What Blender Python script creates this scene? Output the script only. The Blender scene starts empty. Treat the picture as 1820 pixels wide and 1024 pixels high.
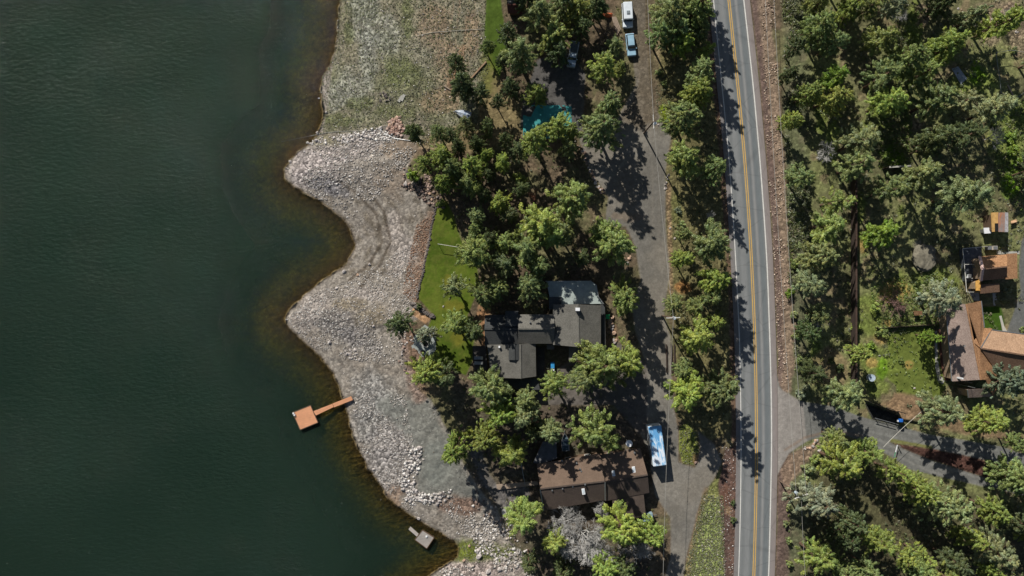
import bpy, math, random
import numpy as np
from mathutils import Vector
random.seed(7); RNG = np.random.default_rng(7)
C = bpy.context.scene.collection
SC = bpy.context.scene
# ------------------------------------------------------------------ camera, sky, sun, exposure
S = 0.115            # metres per map unit on the ground
H = 142.0            # flying height
cam_d = bpy.data.cameras.new('camera'); cam = bpy.data.objects.new('camera', cam_d); C.objects.link(cam)
cam.location = (0, 0, H); cam.rotation_euler = (0, 0, 0)
cam_d.sensor_width = 36; cam_d.lens = 36 * H / (1820 * S); cam_d.clip_start = 1; cam_d.clip_end = 12000
SC.camera = cam
EL, AZ = math.radians(33.5), math.radians(28)
w = bpy.data.worlds.new('World'); SC.world = w; w.use_nodes = True
nt = w.node_tree; bg = nt.nodes['Background']
sky = nt.nodes.new('ShaderNodeTexSky'); sky.sky_type = 'NISHITA'; sky.sun_disc = False
sky.sun_elevation = EL; sky.sun_rotation = -AZ
nt.links.new(sky.outputs[0], bg.inputs[0]); bg.inputs[1].default_value = 0.05
sun_d = bpy.data.lights.new('sun', 'SUN'); sun = bpy.data.objects.new('sun', sun_d); C.objects.link(sun)
sun_d.energy = 5.0; sun_d.angle = math.radians(0.5); sun_d.color = (1, 0.955, 0.88)
sdir = Vector((-math.sin(AZ) * math.cos(EL), math.cos(AZ) * math.cos(EL), math.sin(EL)))
sun.rotation_euler = sdir.to_track_quat('Z', 'Y').to_euler()
SC.view_settings.view_transform = 'Standard'; SC.view_settings.look = 'None'
SC.view_settings.exposure = 0.2; SC.view_settings.gamma = 1
SC.render.engine = 'CYCLES'
SC.cycles.max_bounces = 5; SC.cycles.transparent_max_bounces = 8

# ------------------------------------------------------------------ helpers
def lin(c):
    c = np.asarray(c, float) / 255.0
    return np.where(c <= 0.04045, c / 12.92, ((c + 0.055) / 1.055) ** 2.4)
def P(u, v, z=0.0):
    k = S * (1 - z / H)
    return Vector(((u - 910) * k, (512 - v) * k, z))
def newmat(name):
    m = bpy.data.materials.new(name); m.use_nodes = True
    return m, m.node_tree, m.node_tree.nodes['Principled BSDF']
MATS = {}
def mat(name, col, rough=0.8, metal=0.0, var=0.25, scale=3.0, bump=0.0, spec=0.3, col2=None, stretch=None):
    """procedural material: two tones mixed by noise; col in sRGB 0..255"""
    if name in MATS: return MATS[name]
    m, t, b = newmat(name)
    b.inputs['Roughness'].default_value = rough; b.inputs['Metallic'].default_value = metal
    b.inputs['Specular IOR Level'].default_value = spec
    tc = t.nodes.new('ShaderNodeTexCoord'); n = t.nodes.new('ShaderNodeTexNoise')
    n.inputs['Scale'].default_value = scale; n.inputs['Detail'].default_value = 6; n.inputs['Roughness'].default_value = .65
    if stretch:
        mp = t.nodes.new('ShaderNodeMapping'); mp.inputs['Scale'].default_value = stretch
        t.links.new(tc.outputs['Object'], mp.inputs[0]); t.links.new(mp.outputs[0], n.inputs['Vector'])
    else: t.links.new(tc.outputs['Object'], n.inputs['Vector'])
    r = t.nodes.new('ShaderNodeValToRGB')
    a = lin(col); bb = lin(col2) if col2 is not None else a * (1 + var)
    aa = a * (1 - var) if col2 is None else a
    r.color_ramp.elements[0].position = 0.35; r.color_ramp.elements[1].position = 0.65
    r.color_ramp.elements[0].color = (*np.clip(aa, 0, 1), 1); r.color_ramp.elements[1].color = (*np.clip(bb, 0, 1), 1)
    t.links.new(n.outputs['Fac'], r.inputs[0])
    w_ = t.nodes.new('ShaderNodeTexNoise'); w_.inputs['Scale'].default_value = .55; w_.inputs['Detail'].default_value = 7; w_.inputs['Roughness'].default_value = .7; t.links.new(tc.outputs['Object'], w_.inputs['Vector'])
    q = t.nodes.new('ShaderNodeMapRange'); q.inputs[1].default_value = .3; q.inputs[2].default_value = .7; q.inputs[3].default_value = 1 - var * .9; q.inputs[4].default_value = 1 + var * .7; t.links.new(w_.outputs['Fac'], q.inputs[0])
    sv = t.nodes.new('ShaderNodeVectorMath'); sv.operation = 'SCALE'; t.links.new(r.outputs[0], sv.inputs[0]); t.links.new(q.outputs[0], sv.inputs['Scale']); t.links.new(sv.outputs[0], b.inputs['Base Color'])
    if bump:
        bp = t.nodes.new('ShaderNodeBump'); bp.inputs['Strength'].default_value = bump; bp.inputs['Distance'].default_value = .1
        t.links.new(n.outputs['Fac'], bp.inputs['Height']); t.links.new(bp.outputs[0], b.inputs['Normal'])
    MATS[name] = m
    return m

def mesh_np(name, verts, faces, mats, col=None, smooth=False, quads=True):
    """verts (N,3) faces (M,k) arrays -> mesh"""
    me = bpy.data.meshes.new(name)
    verts = np.ascontiguousarray(verts, np.float32); faces = np.ascontiguousarray(faces, np.int32)
    k = faces.shape[1]
    me.vertices.add(len(verts)); me.vertices.foreach_set('co', verts.ravel())
    me.loops.add(faces.size); me.loops.foreach_set('vertex_index', faces.ravel())
    me.polygons.add(len(faces)); me.polygons.foreach_set('loop_start', np.arange(0, faces.size, k, dtype=np.int32))
    try: me.polygons.foreach_set('loop_total', np.full(len(faces), k, np.int32))
    except Exception: pass
    if smooth: me.polygons.foreach_set('use_smooth', np.ones(len(faces), bool))
    if col is not None:
        a = me.attributes.new('Col', 'FLOAT_COLOR', 'POINT')
        c = np.ones((len(verts), 4), np.float32); c[:, :col.shape[1]] = col
        a.data.foreach_set('color', c.ravel())
    me.update(calc_edges=True)
    me.materials.append(mats)
    return me

def link(me, name, parent=None):
    o = bpy.data.objects.new(name, me); C.objects.link(o)
    if parent: o.parent = parent
    return o
def tag(o, label=None, cat=None, group=None, kind=None):
    if label: o['label'] = label
    if cat: o['category'] = cat
    if group: o['group'] = group
    if kind: o['kind'] = kind
    return o
def thing(name, label, cat, loc, rz=0, group=None):
    o = bpy.data.objects.new(name, None); C.objects.link(o); o.empty_display_size = .3
    o.location = loc; o.rotation_euler = (0, 0, rz)
    return tag(o, label, cat, group)
def wloc(p):
    v = Vector((0, 0, 0))
    while p: v = v + p.location; p = p.parent
    return v

class MB:
    def __init__(s): s.v = []; s.f = []
    def poly(s, pts):
        n = len(s.v); s.v += [tuple(p) for p in pts]; s.f.append(list(range(n, n + len(pts)))); return s
    def slab(s, pts, th):
        """polygon of 3d points given thickness downwards"""
        n = len(s.v); k = len(pts)
        s.v += [tuple(p) for p in pts] + [(p[0], p[1], p[2] - th) for p in pts]
        s.f.append(list(range(n, n + k))); s.f.append(list(range(n + 2 * k - 1, n + k - 1, -1)))
        for i in range(k):
            j = (i + 1) % k; s.f.append([n + j, n + i, n + k + i, n + k + j])
        return s
    def box(s, x0, y0, z0, x1, y1, z1, ts=1.0, tx=None, ty=None):
        """box, top face scaled by tx,ty"""
        tx = ts if tx is None else tx; ty = ts if ty is None else ty
        cx, cy = (x0 + x1) / 2, (y0 + y1) / 2; hx, hy = (x1 - x0) / 2, (y1 - y0) / 2
        top = [(cx + a * hx * tx, cy + b * hy * ty, z1) for a, b in ((-1, -1), (1, -1), (1, 1), (-1, 1))]
        bot = [(cx + a * hx, cy + b * hy, z0) for a, b in ((-1, -1), (1, -1), (1, 1), (-1, 1))]
        n = len(s.v); s.v += bot + top
        s.f += [[n+3, n+2, n+1, n], [n+4, n+5, n+6, n+7], [n, n+1, n+5, n+4], [n+1, n+2, n+6, n+5], [n+2, n+3, n+7, n+6], [n+3, n, n+4, n+7]]
        return s
    def bar(s, a, b, wd, ht):
        """rectangular bar between two points"""
        a, b = Vector(a), Vector(b); d = (b - a).normalized()
        up = Vector((0, 0, 1)) if abs(d.z) < .95 else Vector((1, 0, 0))
        sx = d.cross(up).normalized() * wd / 2; sz = sx.cross(d).normalized() * ht / 2
        n = len(s.v)
        for p in (a, b): s.v += [tuple(p - sx - sz), tuple(p + sx - sz), tuple(p + sx + sz), tuple(p - sx + sz)]
        s.f += [[n, n+1, n+2, n+3], [n+7, n+6, n+5, n+4]] + [[n+i, n+4+i, n+4+(i+1) % 4, n+(i+1) % 4] for i in range(4)]
        return s
    def tube(s, pts, rad, seg=6, caps=True):
        pts = [Vector(p) for p in pts]; n0 = len(s.v)
        if not hasattr(rad, '__len__'): rad = [rad] * len(pts)
        for i, p in enumerate(pts):
            d = (pts[min(i + 1, len(pts) - 1)] - pts[max(i - 1, 0)]).normalized()
            up = Vector((0, 0, 1)) if abs(d.z) < .9 else Vector((1, 0, 0))
            a = d.cross(up).normalized(); b = a.cross(d)
            for k in range(seg):
                t = 2 * math.pi * k / seg; s.v.append(tuple(p + (a * math.cos(t) + b * math.sin(t)) * rad[i]))
        for i in range(len(pts) - 1):
            for k in range(seg):
                q = n0 + i * seg; s.f.append([q + k, q + (k + 1) % seg, q + seg + (k + 1) % seg, q + seg + k])
        if caps:
            s.f.append([n0 + k for k in range(seg)][::-1]); s.f.append([n0 + (len(pts) - 1) * seg + k for k in range(seg)])
        return s
    def build(s, name, m, parent=None, local=False, smooth=False):
        me = bpy.data.meshes.new(name)
        off = Vector((0, 0, 0)) if (local or not parent) else wloc(parent)
        me.from_pydata([(x - off.x, y - off.y, z - off.z) for x, y, z in s.v], [], s.f)
        me.materials.append(m)
        if smooth: me.polygons.foreach_set('use_smooth', np.ones(len(me.polygons), bool))
        me.update()
        return link(me, name, parent)
def copy_tree(o, parent=None):
    c = o.copy(); C.objects.link(c); c.parent = parent
    for ch in list(o.children): copy_tree(ch, c)
    return c

# value noise
_T = RNG.random((256, 256))
def vn(u, v, sc, seed=0):
    x = np.asarray(u, float) / sc + seed * 17.3; y = np.asarray(v, float) / sc + seed * 31.7
    xi = np.floor(x).astype(int); yi = np.floor(y).astype(int); fx = x - xi; fy = y - yi
    fx = fx * fx * (3 - 2 * fx); fy = fy * fy * (3 - 2 * fy)
    a = _T[xi & 255, yi & 255]; b = _T[(xi + 1) & 255, yi & 255]; c = _T[xi & 255, (yi + 1) & 255]; d = _T[(xi + 1) & 255, (yi + 1) & 255]
    return (a * (1 - fx) + b * fx) * (1 - fy) + (c * (1 - fx) + d * fx) * fy
def fbm(u, v, sc, seed=0, o=4):
    r = 0; amp = .5
    for i in range(o): r = r + amp * vn(u, v, sc / 2 ** i, seed + i * 3); amp *= .5
    return r / (1 - .5 ** o)
def ss(a, b, x):
    t = np.clip((x - a) / (b - a), 0, 1); return t * t * (3 - 2 * t)
def sdist(u, v, poly):
    """signed distance, positive inside"""
    u = np.asarray(u, float); v = np.asarray(v, float)
    d = np.full(u.shape, 1e12); ins = np.zeros(u.shape, bool)
    n = len(poly)
    for i in range(n):
        x0, y0 = poly[i]; x1, y1 = poly[(i + 1) % n]
        ex, ey = x1 - x0, y1 - y0; L = ex * ex + ey * ey + 1e-9
        t = np.clip(((u - x0) * ex + (v - y0) * ey) / L, 0, 1)
        d = np.minimum(d, (u - x0 - t * ex) ** 2 + (v - y0 - t * ey) ** 2)
        cnd = ((y0 > v) != (y1 > v))
        with np.errstate(divide='ignore', invalid='ignore'):
            xx = x0 + (v - y0) * ex / (ey if ey else 1e-9)
        ins ^= cnd & (u < xx)
    return np.where(ins, 1, -1) * np.sqrt(d)
def ldist(u, v, line):
    u = np.asarray(u, float); v = np.asarray(v, float); d = np.full(u.shape, 1e12)
    for (x0, y0), (x1, y1) in zip(line[:-1], line[1:]):
        ex, ey = x1 - x0, y1 - y0; L = ex * ex + ey * ey + 1e-9
        t = np.clip(((u - x0) * ex + (v - y0) * ey) / L, 0, 1)
        d = np.minimum(d, (u - x0 - t * ex) ** 2 + (v - y0 - t * ey) ** 2)
    return np.sqrt(d)

# ------------------------------------------------------------------ map of the place (map units)
SHORE = [(660,-500),(640,-200),(612,-60),(604,0),(600,40),(597,80),(588,110),(573,135),(570,160),(573,185),(576,200),(570,225),(563,240),(550,255),(530,270),(515,285),
 (505,302),(507,318),(520,330),(540,343),(570,360),(595,378),(612,393),(624,412),(630,432),(626,450),(612,470),(595,483),(575,497),(555,512),
 (535,530),(515,550),(507,565),(510,580),(525,595),(545,612),(570,635),(590,660),(602,685),(610,710),(618,740),(628,775),(640,805),(655,835),
 (675,858),(690,885),(715,905),(740,922),(765,938),(788,950),(806,962),(816,975),(812,990),(795,1003),(775,1015),(762,1024),(735,1050),(690,1110),(640,1250),(600,1500)]
LAND = SHORE + [(30000,1500),(30000,-500)]
LANDBIG = [(660,-30000)] + SHORE + [(600,30000),(30000,30000),(30000,-30000)]
BEACH = SHORE[3:-1] + [(760,1250),(900,1120),(960,1060),(948,1010),(905,960),(885,905),(850,872),(822,820),(802,775),(765,712),(742,690),(728,640),(722,600),(722,575),(755,562),(738,540),(742,515),(757,455),(772,378),(768,350),(740,330),(722,300),(745,262),(720,232),(690,222),(640,236),(575,236)]
MEADOW = [(634,-260),(612,-60),(604,0),(600,40),(597,80),(588,110),(573,135),(570,160),(573,185),(576,200),(570,225),(563,240),(640,238),(690,222),(720,232),(745,262),(780,262),(830,240),(850,215),(845,180),(858,150),(872,120),(862,60),(864,0),(866,-60),(880,-260)]
LAWN = [(776,370),(757,460),(743,530),(770,560),(760,585),(778,640),(800,655),(828,668),(840,640),(842,600),(832,560),(852,510),(848,470),(822,432),(806,384),(795,360)]
LAWN2 = [(864,-60),(864,0),(861,60),(866,118),(872,165),(882,175),(888,140),(903,85),(896,40),(890,0),(890,-60)]
LAWN3 = [(1580,590),(1655,580),(1668,640),(1682,695),(1640,702),(1600,700),(1570,660)]
LAWN4 = [(1746,545),(1778,545),(1786,575),(1784,592),(1750,584)]
DRIVE = [(1128,-60),(1148,-60),(1148,40),(1152,90),(1154,130),(1165,190),(1192,245),(1182,300),(1182,400),(1190,480),(1180,560),(1192,600),(1196,720),(1205,765),(1205,822),(1235,832),(1246,800),(1240,765),(1270,790),(1284,822),(1270,850),(1248,880),(1235,930),(1218,1000),(1210,1060),(1170,1060),(1192,990),(1192,920),(1165,880),(1152,800),(1135,760),(1128,690),(1148,650),(1130,590),(1122,545),(1140,500),(1130,440),(1112,402),(1075,402),(1082,350),(1052,310),(1030,250),(1036,225),(1095,215),(1130,150),(1120,60)]
COURT = [(955,105),(1010,92),(1040,130),(1035,230),(1010,250),(925,225),(930,180)]
TRACK = [(1100,610),(1150,640),(1150,760),(1135,770),(1090,720),(960,720),(940,690),(1000,650)]
SIDER = [(1378,655),(1385,685),(1398,705),(1430,714),(1480,722),(1535,742),(1600,758),(1647,771),(1775,793),(1819,807),(1900,825),(2300,930),(2300,965),(1900,868),(1775,823),(1652,797),(1581,785),(1595,793),(1655,818),(1748,848),(1819,864),(1900,885),(2300,990),(2300,1020),(1900,905),(1819,881),(1762,867),(1693,853),(1655,844),(1617,834),(1584,812),(1537,785),(1500,773),(1465,775),(1430,786),(1402,806),(1388,830),(1378,850)]
EDRIVE = [(1830,400),(1815,430),(1811,470),(1814,520),(1800,560),(1788,592),(1830,602),(1900,620),(1960,700),(2000,700),(1960,560),(1900,500),(1880,400),(1890,200),(1850,200)]
ISLAND = [(1208,758),(1222,752),(1238,768),(1242,800),(1232,826),(1214,824),(1207,800)]
LL = [(1190,-800),(1226,-400),(1258,-120),(1263,-60),(1268,0),(1277,90),(1284,160),(1295,270),(1304,400),(1309,490),(1314.5,604),(1316.5,713),(1317.3,800),(1316,908),(1313,1017),(1310,1090),(1306,1160),(1290,1500),(1262,1900)]
RL = [(1241,-800),(1277,-400),(1309,-120),(1315,-60),(1322,0),(1332,90),(1340,165),(1352,300),(1360.5,420),(1364.5,493),(1369,626),(1371,713),(1371.5,800),(1369,919),(1366.5,1017),(1363,1090),(1359,1160),(1343,1500),(1315,1900)]

def shore_d(u, v):
    return sdist(u, v, LANDBIG) + (fbm(u, v, 11, 5, 3) - .5) * 6
def height(u, v):
    u = np.asarray(u, float); v = np.asarray(v, float)
    sd = shore_d(u, v); warp = (fbm(u, v, 26, 5) - .5) * 6
    d = sd + warp * ss(0, 12, np.abs(sd))
    bm = np.maximum(sdist(u, v, BEACH), sdist(u, v, MEADOW))
    zb = -2.5 + np.clip(d * .016, -6, 2.3)
    zb = np.where(d > 0, zb + .12 * (1 - np.exp(-d / 6)), -2.5 + np.clip(d * .03, -7, 0))
    land = ss(-1.5, 3.0, -bm) * ss(-2, 4, d)
    # bumps
    rough = (fbm(u, v, 40, 9) - .5) * .5 + (fbm(u, v, 9, 2) - .5) * .22
    hard = np.minimum.reduce([np.where(sdist(u, v, q) > -3, 0.0, 1.0) for q in (DRIVE, SIDER, LAWN, EDRIVE)])
    road = 1 - ss(30, 48, ldist(u, v, [(a[0] * .5 + b[0] * .5, a[1]) for a, b in zip(LL, RL)]))
    z = zb * (1 - land) + 0.0 * land
    # the beach rises to meet the rubble peninsulas
    z = z + rough * np.where(d > 2, ss(2, 20, d), 0) * hard * (1 - road)
    far = ss(0, 3000, np.hypot(u - 910, v - 512) - 1800)
    z = z + far * fbm(u, v, 3000, 4) * 60 * ss(0, 300, sd)
    return z - 0.25 * road

# ------------------------------------------------------------------ terrain
def axis(a, b, step, ext_lo, ext_hi):
    mid = np.arange(a, b + .1, step); lo = []; x = a; s = step
    while x > ext_lo: s *= 1.35; x -= s; lo.append(x)
    hi = []; x = mid[-1]; s = step
    while x < ext_hi: s *= 1.35; x += s; hi.append(x)
    return np.array(lo[::-1] + list(mid) + hi)
KA = 0.86
ua = axis(480, 1890, 2.0, -20000, 22000); va = axis(-60, 1086, 2.0, -20000, 21000)
UU, VV = np.meshgrid(ua, va)
ZZ = height(UU, VV)
sdL = shore_d(UU, VV)
# --- base albedo, painted by region; some regions also hold shade in the colour
def blend(base, m, col): return base * (1 - m[..., None]) + lin(col) * m[..., None]
n1 = fbm(UU, VV, 60, 1); n2 = fbm(UU, VV, 18, 2); n3 = fbm(UU, VV, 6, 3, 3); n4 = fbm(UU, VV, 140, 8)
col = np.zeros(UU.shape + (3,)); col[:] = lin((104, 92, 74))
col = blend(col, ss(.45, .62, n1), (112, 108, 78)); col = blend(col, ss(.55, .7, n2) * .6, (128, 110, 90))
right = ss(1385, 1400, UU)
col = blend(col, right * .9, (114, 114, 80)); col = blend(col, right * ss(.45, .65, n1) * .8, (132, 136, 88)); col = blend(col, right * ss(.56, .7, n2) * .7, (136, 120, 94))
col = blend(col, right * (1 - ss(1425, 1450, UU)) * .6, (96, 100, 80))
speck = np.full(UU.shape, .35)
def region(poly, c, soft=5, warp=8, amt=1.0, wsc=22, sp=None, seed=11):
    global col, speck
    us = [p[0] for p in poly]; vs = [p[1] for p in poly]; pad = soft + warp + 4
    i0, i1 = np.searchsorted(va, [min(vs) - pad, max(vs) + pad]); j0, j1 = np.searchsorted(ua, [min(us) - pad, max(us) + pad])
    sl = (slice(i0, i1), slice(j0, j1))
    if i1 <= i0 or j1 <= j0: return
    d = sdist(UU[sl], VV[sl], poly) + (fbm(UU[sl], VV[sl], wsc, seed) - .5) * 2 * warp
    m = ss(-soft / 2, soft / 2, d) * amt
    col[sl] = blend(col[sl], m, c)
    if sp is not None: speck[sl] = speck[sl] * (1 - m) + sp * m
def blob(u, v, ru, rv, c, amt=.8, soft=.8, sp=None, rot=0):
    pts = []
    for k in range(16):
        a = 2 * math.pi * k / 16; x, y = ru * math.cos(a), rv * math.sin(a)
        pts.append((u + x * math.cos(rot) - y * math.sin(rot), v + x * math.sin(rot) + y * math.cos(rot)))
    r = min(ru, rv); region(pts, c, soft=r * soft, warp=r * .6, amt=amt, wsc=max(8, r * .8), sp=sp, seed=int(u) % 50)
def strip(line, wd, c, amt=.8, soft=4, warp=3, sp=None):
    global col, speck
    us = [p[0] for p in line]; vs = [p[1] for p in line]; pad = wd + soft + warp + 4
    i0, i1 = np.searchsorted(va, [min(vs) - pad, max(vs) + pad]); j0, j1 = np.searchsorted(ua, [min(us) - pad, max(us) + pad])
    sl = (slice(i0, i1), slice(j0, j1))
    d = wd / 2 - ldist(UU[sl], VV[sl], line) + (fbm(UU[sl], VV[sl], 14, 21) - .5) * 2 * warp
    m = ss(-soft / 2, soft / 2, d) * amt
    col[sl] = blend(col[sl], m, c)
    if sp is not None: speck[sl] = speck[sl] * (1 - m) + sp * m
# meadow on the old lake bed
region(MEADOW, (136, 130, 110), 8, 5, sp=.5)
mm = ss(-3, 3, sdist(UU, VV, MEADOW))
col = blend(col, mm * ss(.47, .6, n1) * .5, (112, 116, 82)); col = blend(col, mm * ss(.5, .62, n2) * .4, (100, 106, 80)); col = blend(col, mm * ss(.48, .56, n4 * .5 + n2 * .5) * .4, (158, 152, 134))
for a in [(648,30,22,70),(655,95,18,50),(690,60,20,40),(625,150,40,26),(600,175,24,20)]: blob(*a, (150, 152, 142), .5, sp=.8)
for a in [(770,40,26,40),(800,120,26,50),(780,180,40,26),(840,60,14,40)]: blob(*a, (150, 128, 104), .6, sp=.5)
for a in [(620,60,10,22),(600,215,30,12),(640,185,26,14),(700,200,40,16),(715,130,36,24),(725,30,10,40)]: blob(*a, (96, 106, 58), .55, sp=.6)
for x_ in (795, 806, 822, 833): strip([(x_ + 14,-20),(x_ + 4,70),(x_ - 4,130),(x_ - 26,200)], 2.5, (160, 136, 112), .5, 3, 2)
blob(812, 120, 10, 44, (158, 118, 92), .5, rot=.3)
# gravel beach
region(BEACH, (160, 152, 141), 5, 2, sp=.42)
bm = ss(-2, 2, sdist(UU, VV, BEACH))
col = blend(col, bm * ss(.5, .65, n2) * .35, (128, 116, 102))
strata = .5 + .5 * np.sin((sdL + (n1 - .5) * 26) / 3.1)
bay = ss(330, 370, VV) * (1 - ss(480, 520, VV)) * bm
col = blend(col, bay * strata * .75 * ss(.3, .55, n2), (108, 99, 84)); 
strata2 = .5 + .5 * np.sin((sdL + (n2 - .5) * 14) / 1.7)
col = blend(col, bm * strata2 * .34, (116, 108, 100))
for a in [(560,300,50,34,.5),(540,310,30,20,0),(620,265,60,24,-.3)]: blob(*a[:4], (178, 168, 164), .7, sp=1, rot=a[4])
for a in [(590,330,36,13,.5),(575,335,30,10,.4)]: blob(*a[:4], (124, 122, 124), .7, sp=1, rot=a[4])
for a in [(712,440,22,30,.2),(728,452,20,14,0),(705,475,14,20,0),(645,525,40,12,-.1),(560,540,34,20,-.7),(540,570,26,16,0),(700,400,12,26,.2)]: blob(*a[:4], (176, 166, 159), .55, sp=.8, soft=1.4, rot=a[4])
for a in [(620,570,55,22,.2),(600,590,50,14,.5),(640,605,46,12,.5)]: blob(*a[:4], (124, 120, 118), .65, sp=1, rot=a[4])
for a in [(620,540,30,12,0),(660,565,30,18,0)]: blob(*a[:4], (128, 116, 92), .6, sp=.6, rot=a[4])
for a in [(660,700,34,40,0),(690,740,50,30,.6),(650,760,22,40,-.3)]: blob(*a[:4], (146, 144, 140), .7, sp=.9, rot=a[4])
for a in [(700,785,40,40,0),(690,830,40,40,.8)]: blob(*a[:4], (160, 154, 150), .7, sp=1, rot=a[4])
region([(700,700),(760,715),(800,775),(820,820),(850,872),(870,900),(800,880),(740,890),(745,820),(720,770),(660,720)], (126, 127, 120), 14, 10, .85, sp=.25)
blob(775, 820, 26, 42, (134, 136, 128), .8, sp=.15)
blob(700, 880, 16, 20, (156, 128, 104), .6); blob(820, 900, 40, 16, (140, 104, 84), .6, sp=.8)
strip([(765,385),(752,445),(735,520)], 22, (128, 102, 84), .5, 14, 8, sp=.6)
strip([(725,590),(735,650),(745,700)], 30, (136, 108, 94), .6, 12, 6, sp=.8)
strip([(620,500),(655,470),(680,430),(668,380),(630,340),(600,320)], 6, (84, 74, 62), .75, 4, 2)
strip([(640,510),(672,475),(695,430),(682,375),(645,330)], 5, (84, 74, 62), .75, 4, 2)
strip([(660,640),(690,680),(730,700)], 5, (120, 112, 102), .5, 4, 2)
region([(735,546),(768,565),(756,575),(728,556)], (176, 140, 106), 3, 1, 1)
blob(860, 985, 60, 18, (104, 112, 54), .9, sp=.4); blob(830, 975, 22, 16, (112, 122, 50), .9); blob(850, 1012, 80, 14, (172, 158, 150), .9, sp=1)
blob(720, 262, 40, 22, (140, 120, 98), .6); blob(700, 320, 36, 26, (140, 122, 104), .5)
blob(585, 250, 40, 10, (124, 120, 78), .5)
# wet margin and lake bed
wet = ss(-3, 6, sdL) * 0
bedm = (sdL < 1.0)
bedc = lin((104, 88, 54)) * (1 - ss(0, 60, -sdL))[..., None] + lin((184, 170, 66)) * ss(0, 60, -sdL)[..., None]
bedc = bedc * (.6 + .8 * n3)[..., None]; bd = ss(30, 105, -sdL)[..., None]; bedc = bedc * (1 - bd) + lin((44, 54, 40)) * bd
mw = 1 - ss(-1.5, 2.2, sdL + (n3 - .5) * 5)
col = col * (1 - mw[..., None]) + bedc * mw[..., None]
edge = np.exp(-((sdL - 1.5) / 1.8) ** 2) * .55
col = blend(col, edge, (78, 66, 52))
# lawns
for q, c in ((LAWN, (92, 110, 36)), (LAWN2, (78, 98, 36)), (LAWN3, (108, 120, 56)), (LAWN4, (66, 94, 30))):
    region(q, c, 3, 1.5 if q is not LAWN3 else 12, sp=.12)
ml = ss(-1, 3, sdist(UU, VV, LAWN))
col = blend(col, ml * ss(.45, .6, n2) * .45, (116, 126, 50)); col = blend(col, ml * ss(.45, .62, n1) * .6, (66, 86, 22)); col = blend(col, ml * ss(.5, .6, n3) * .3, (104, 104, 50))
for a in [(805,545,20,10),(800,500,14,10),(815,600,12,16)]: blob(*a, (132, 124, 48), .55)
strip([(790,480),(785,520),(790,560)], 5, (70, 88, 24), .5)
# yard ground
region([(870,120),(905,150),(930,240),(880,262),(800,270),(745,258),(760,240),(850,222),(850,180)], (142, 126, 92), 12, 10, .8)
blob(865, 130, 14, 40, (104, 110, 50), .7)
blob(1082, 600, 14, 34, (150, 122, 96), .8); blob(860, 560, 10, 26, (176, 134, 98), .9); blob(860, 600, 5, 18, (176, 134, 98), .9)
blob(1130, 640, 10, 20, (120, 100, 80), .5)
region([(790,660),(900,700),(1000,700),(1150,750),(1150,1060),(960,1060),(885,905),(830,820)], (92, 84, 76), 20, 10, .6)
strip([(845,800),(862,850),(893,895)], 20, (116, 112, 108), .8, 5, 2)
region([(875,862),(940,858),(945,900),(900,905)], (118, 114, 112), 4, 2, .8)
blob(985, 700, 18, 10, (140, 116, 90), .8); blob(950, 745, 14, 12, (140, 112, 88), .6)
# verge between drive and highway
region([(1175,-60),(1262,-60),(1300,400),(1310,600),(1312,760),(1250,790),(1205,740),(1198,560),(1192,480),(1186,400),(1186,300),(1196,245),(1172,180),(1166,60)], (118, 112, 76), 6, 5, .9, sp=.5)
strip([(1188,330),(1190,420),(1193,520)], 8, (152, 128, 100), .8, 4, 2, sp=.8)
blob(1178, 215, 12, 30, (122, 140, 34), .9); blob(1168, 60, 7, 60, (150, 134, 104), .8, sp=.8); blob(1215, 510, 14, 10, (160, 110, 66), .7)
blob(1202, 370, 10, 30, (116, 118, 70), .7)
# driveway
for q, c in ((DRIVE, (141, 136, 127)), (COURT, (98, 96, 94)), (TRACK, (112, 106, 100))):
    region(q, c, 4, 2, .97, sp=.12)
region([(1110,-60),(1160,-60),(1175,235),(1100,215),(1130,150),(1118,60)], (104, 92, 74), 16, 14, .8, sp=.4)  # upper drive darkened: dusty dirt, with the trees' shade in the colour too
md = ss(-2, 4, sdist(UU, VV, DRIVE))
col = blend(col, md * ss(.45, .62, n1) * .4, (126, 118, 106)); col = blend(col, md * ss(.52, .66, n4) * .5, (100, 99, 95))
for off in (0, 11): strip([(1160 + off,300),(1160 + off,420),(1166 + off,520),(1164 + off,640),(1174 + off,760),(1190 + off,880),(1200 + off,960)], 2.5, (136, 130, 120), .45, 3, 1)
blob(1110, 335, 20, 40, (132, 122, 108), .5); blob(1115, 385, 30, 8, (140, 122, 104), .5)
for rr in (20, 34, 48): strip([(1190 + rr * math.cos(t), 905 + rr * .8 * math.sin(t)) for t in np.linspace(-1.3, 1.9, 9)], 1.8, (136, 132, 124), .4, 2, 1)
region(ISLAND, (122, 130, 62), 3, 2, sp=.6); blob(1236, 815, 6, 8, (150, 118, 86), .7)
# lower verge
region([(1284,820),(1312,770),(1308,1060),(1212,1060),(1220,1000),(1238,930),(1250,880),(1272,850)], (126, 128, 78), 5, 3, sp=.6)
region([(1252,900),(1288,880),(1292,1060),(1222,1060),(1235,980)], (150, 162, 98), 8, 6, .9, sp=.7)
region([(1288,800),(1310,790),(1309,1060),(1290,1060),(1280,905),(1276,860)], (104, 84, 76), 4, 2, 1, sp=.4)
blob(1296, 908, 8, 8, (150, 124, 96), .9); blob(1290, 880, 10, 20, (132, 96, 78), .6)
strip([(1255,870),(1232,960),(1218,1040)], 9, (140, 118, 92), .6, 6, 3)
for vv in (841, 863, 877, 893, 918, 945, 972, 1007): strip([(1283,vv),(1290,vv-2),(1306,vv+1)], 1.6, (84, 56, 48), .6, 2, .8)
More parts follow.
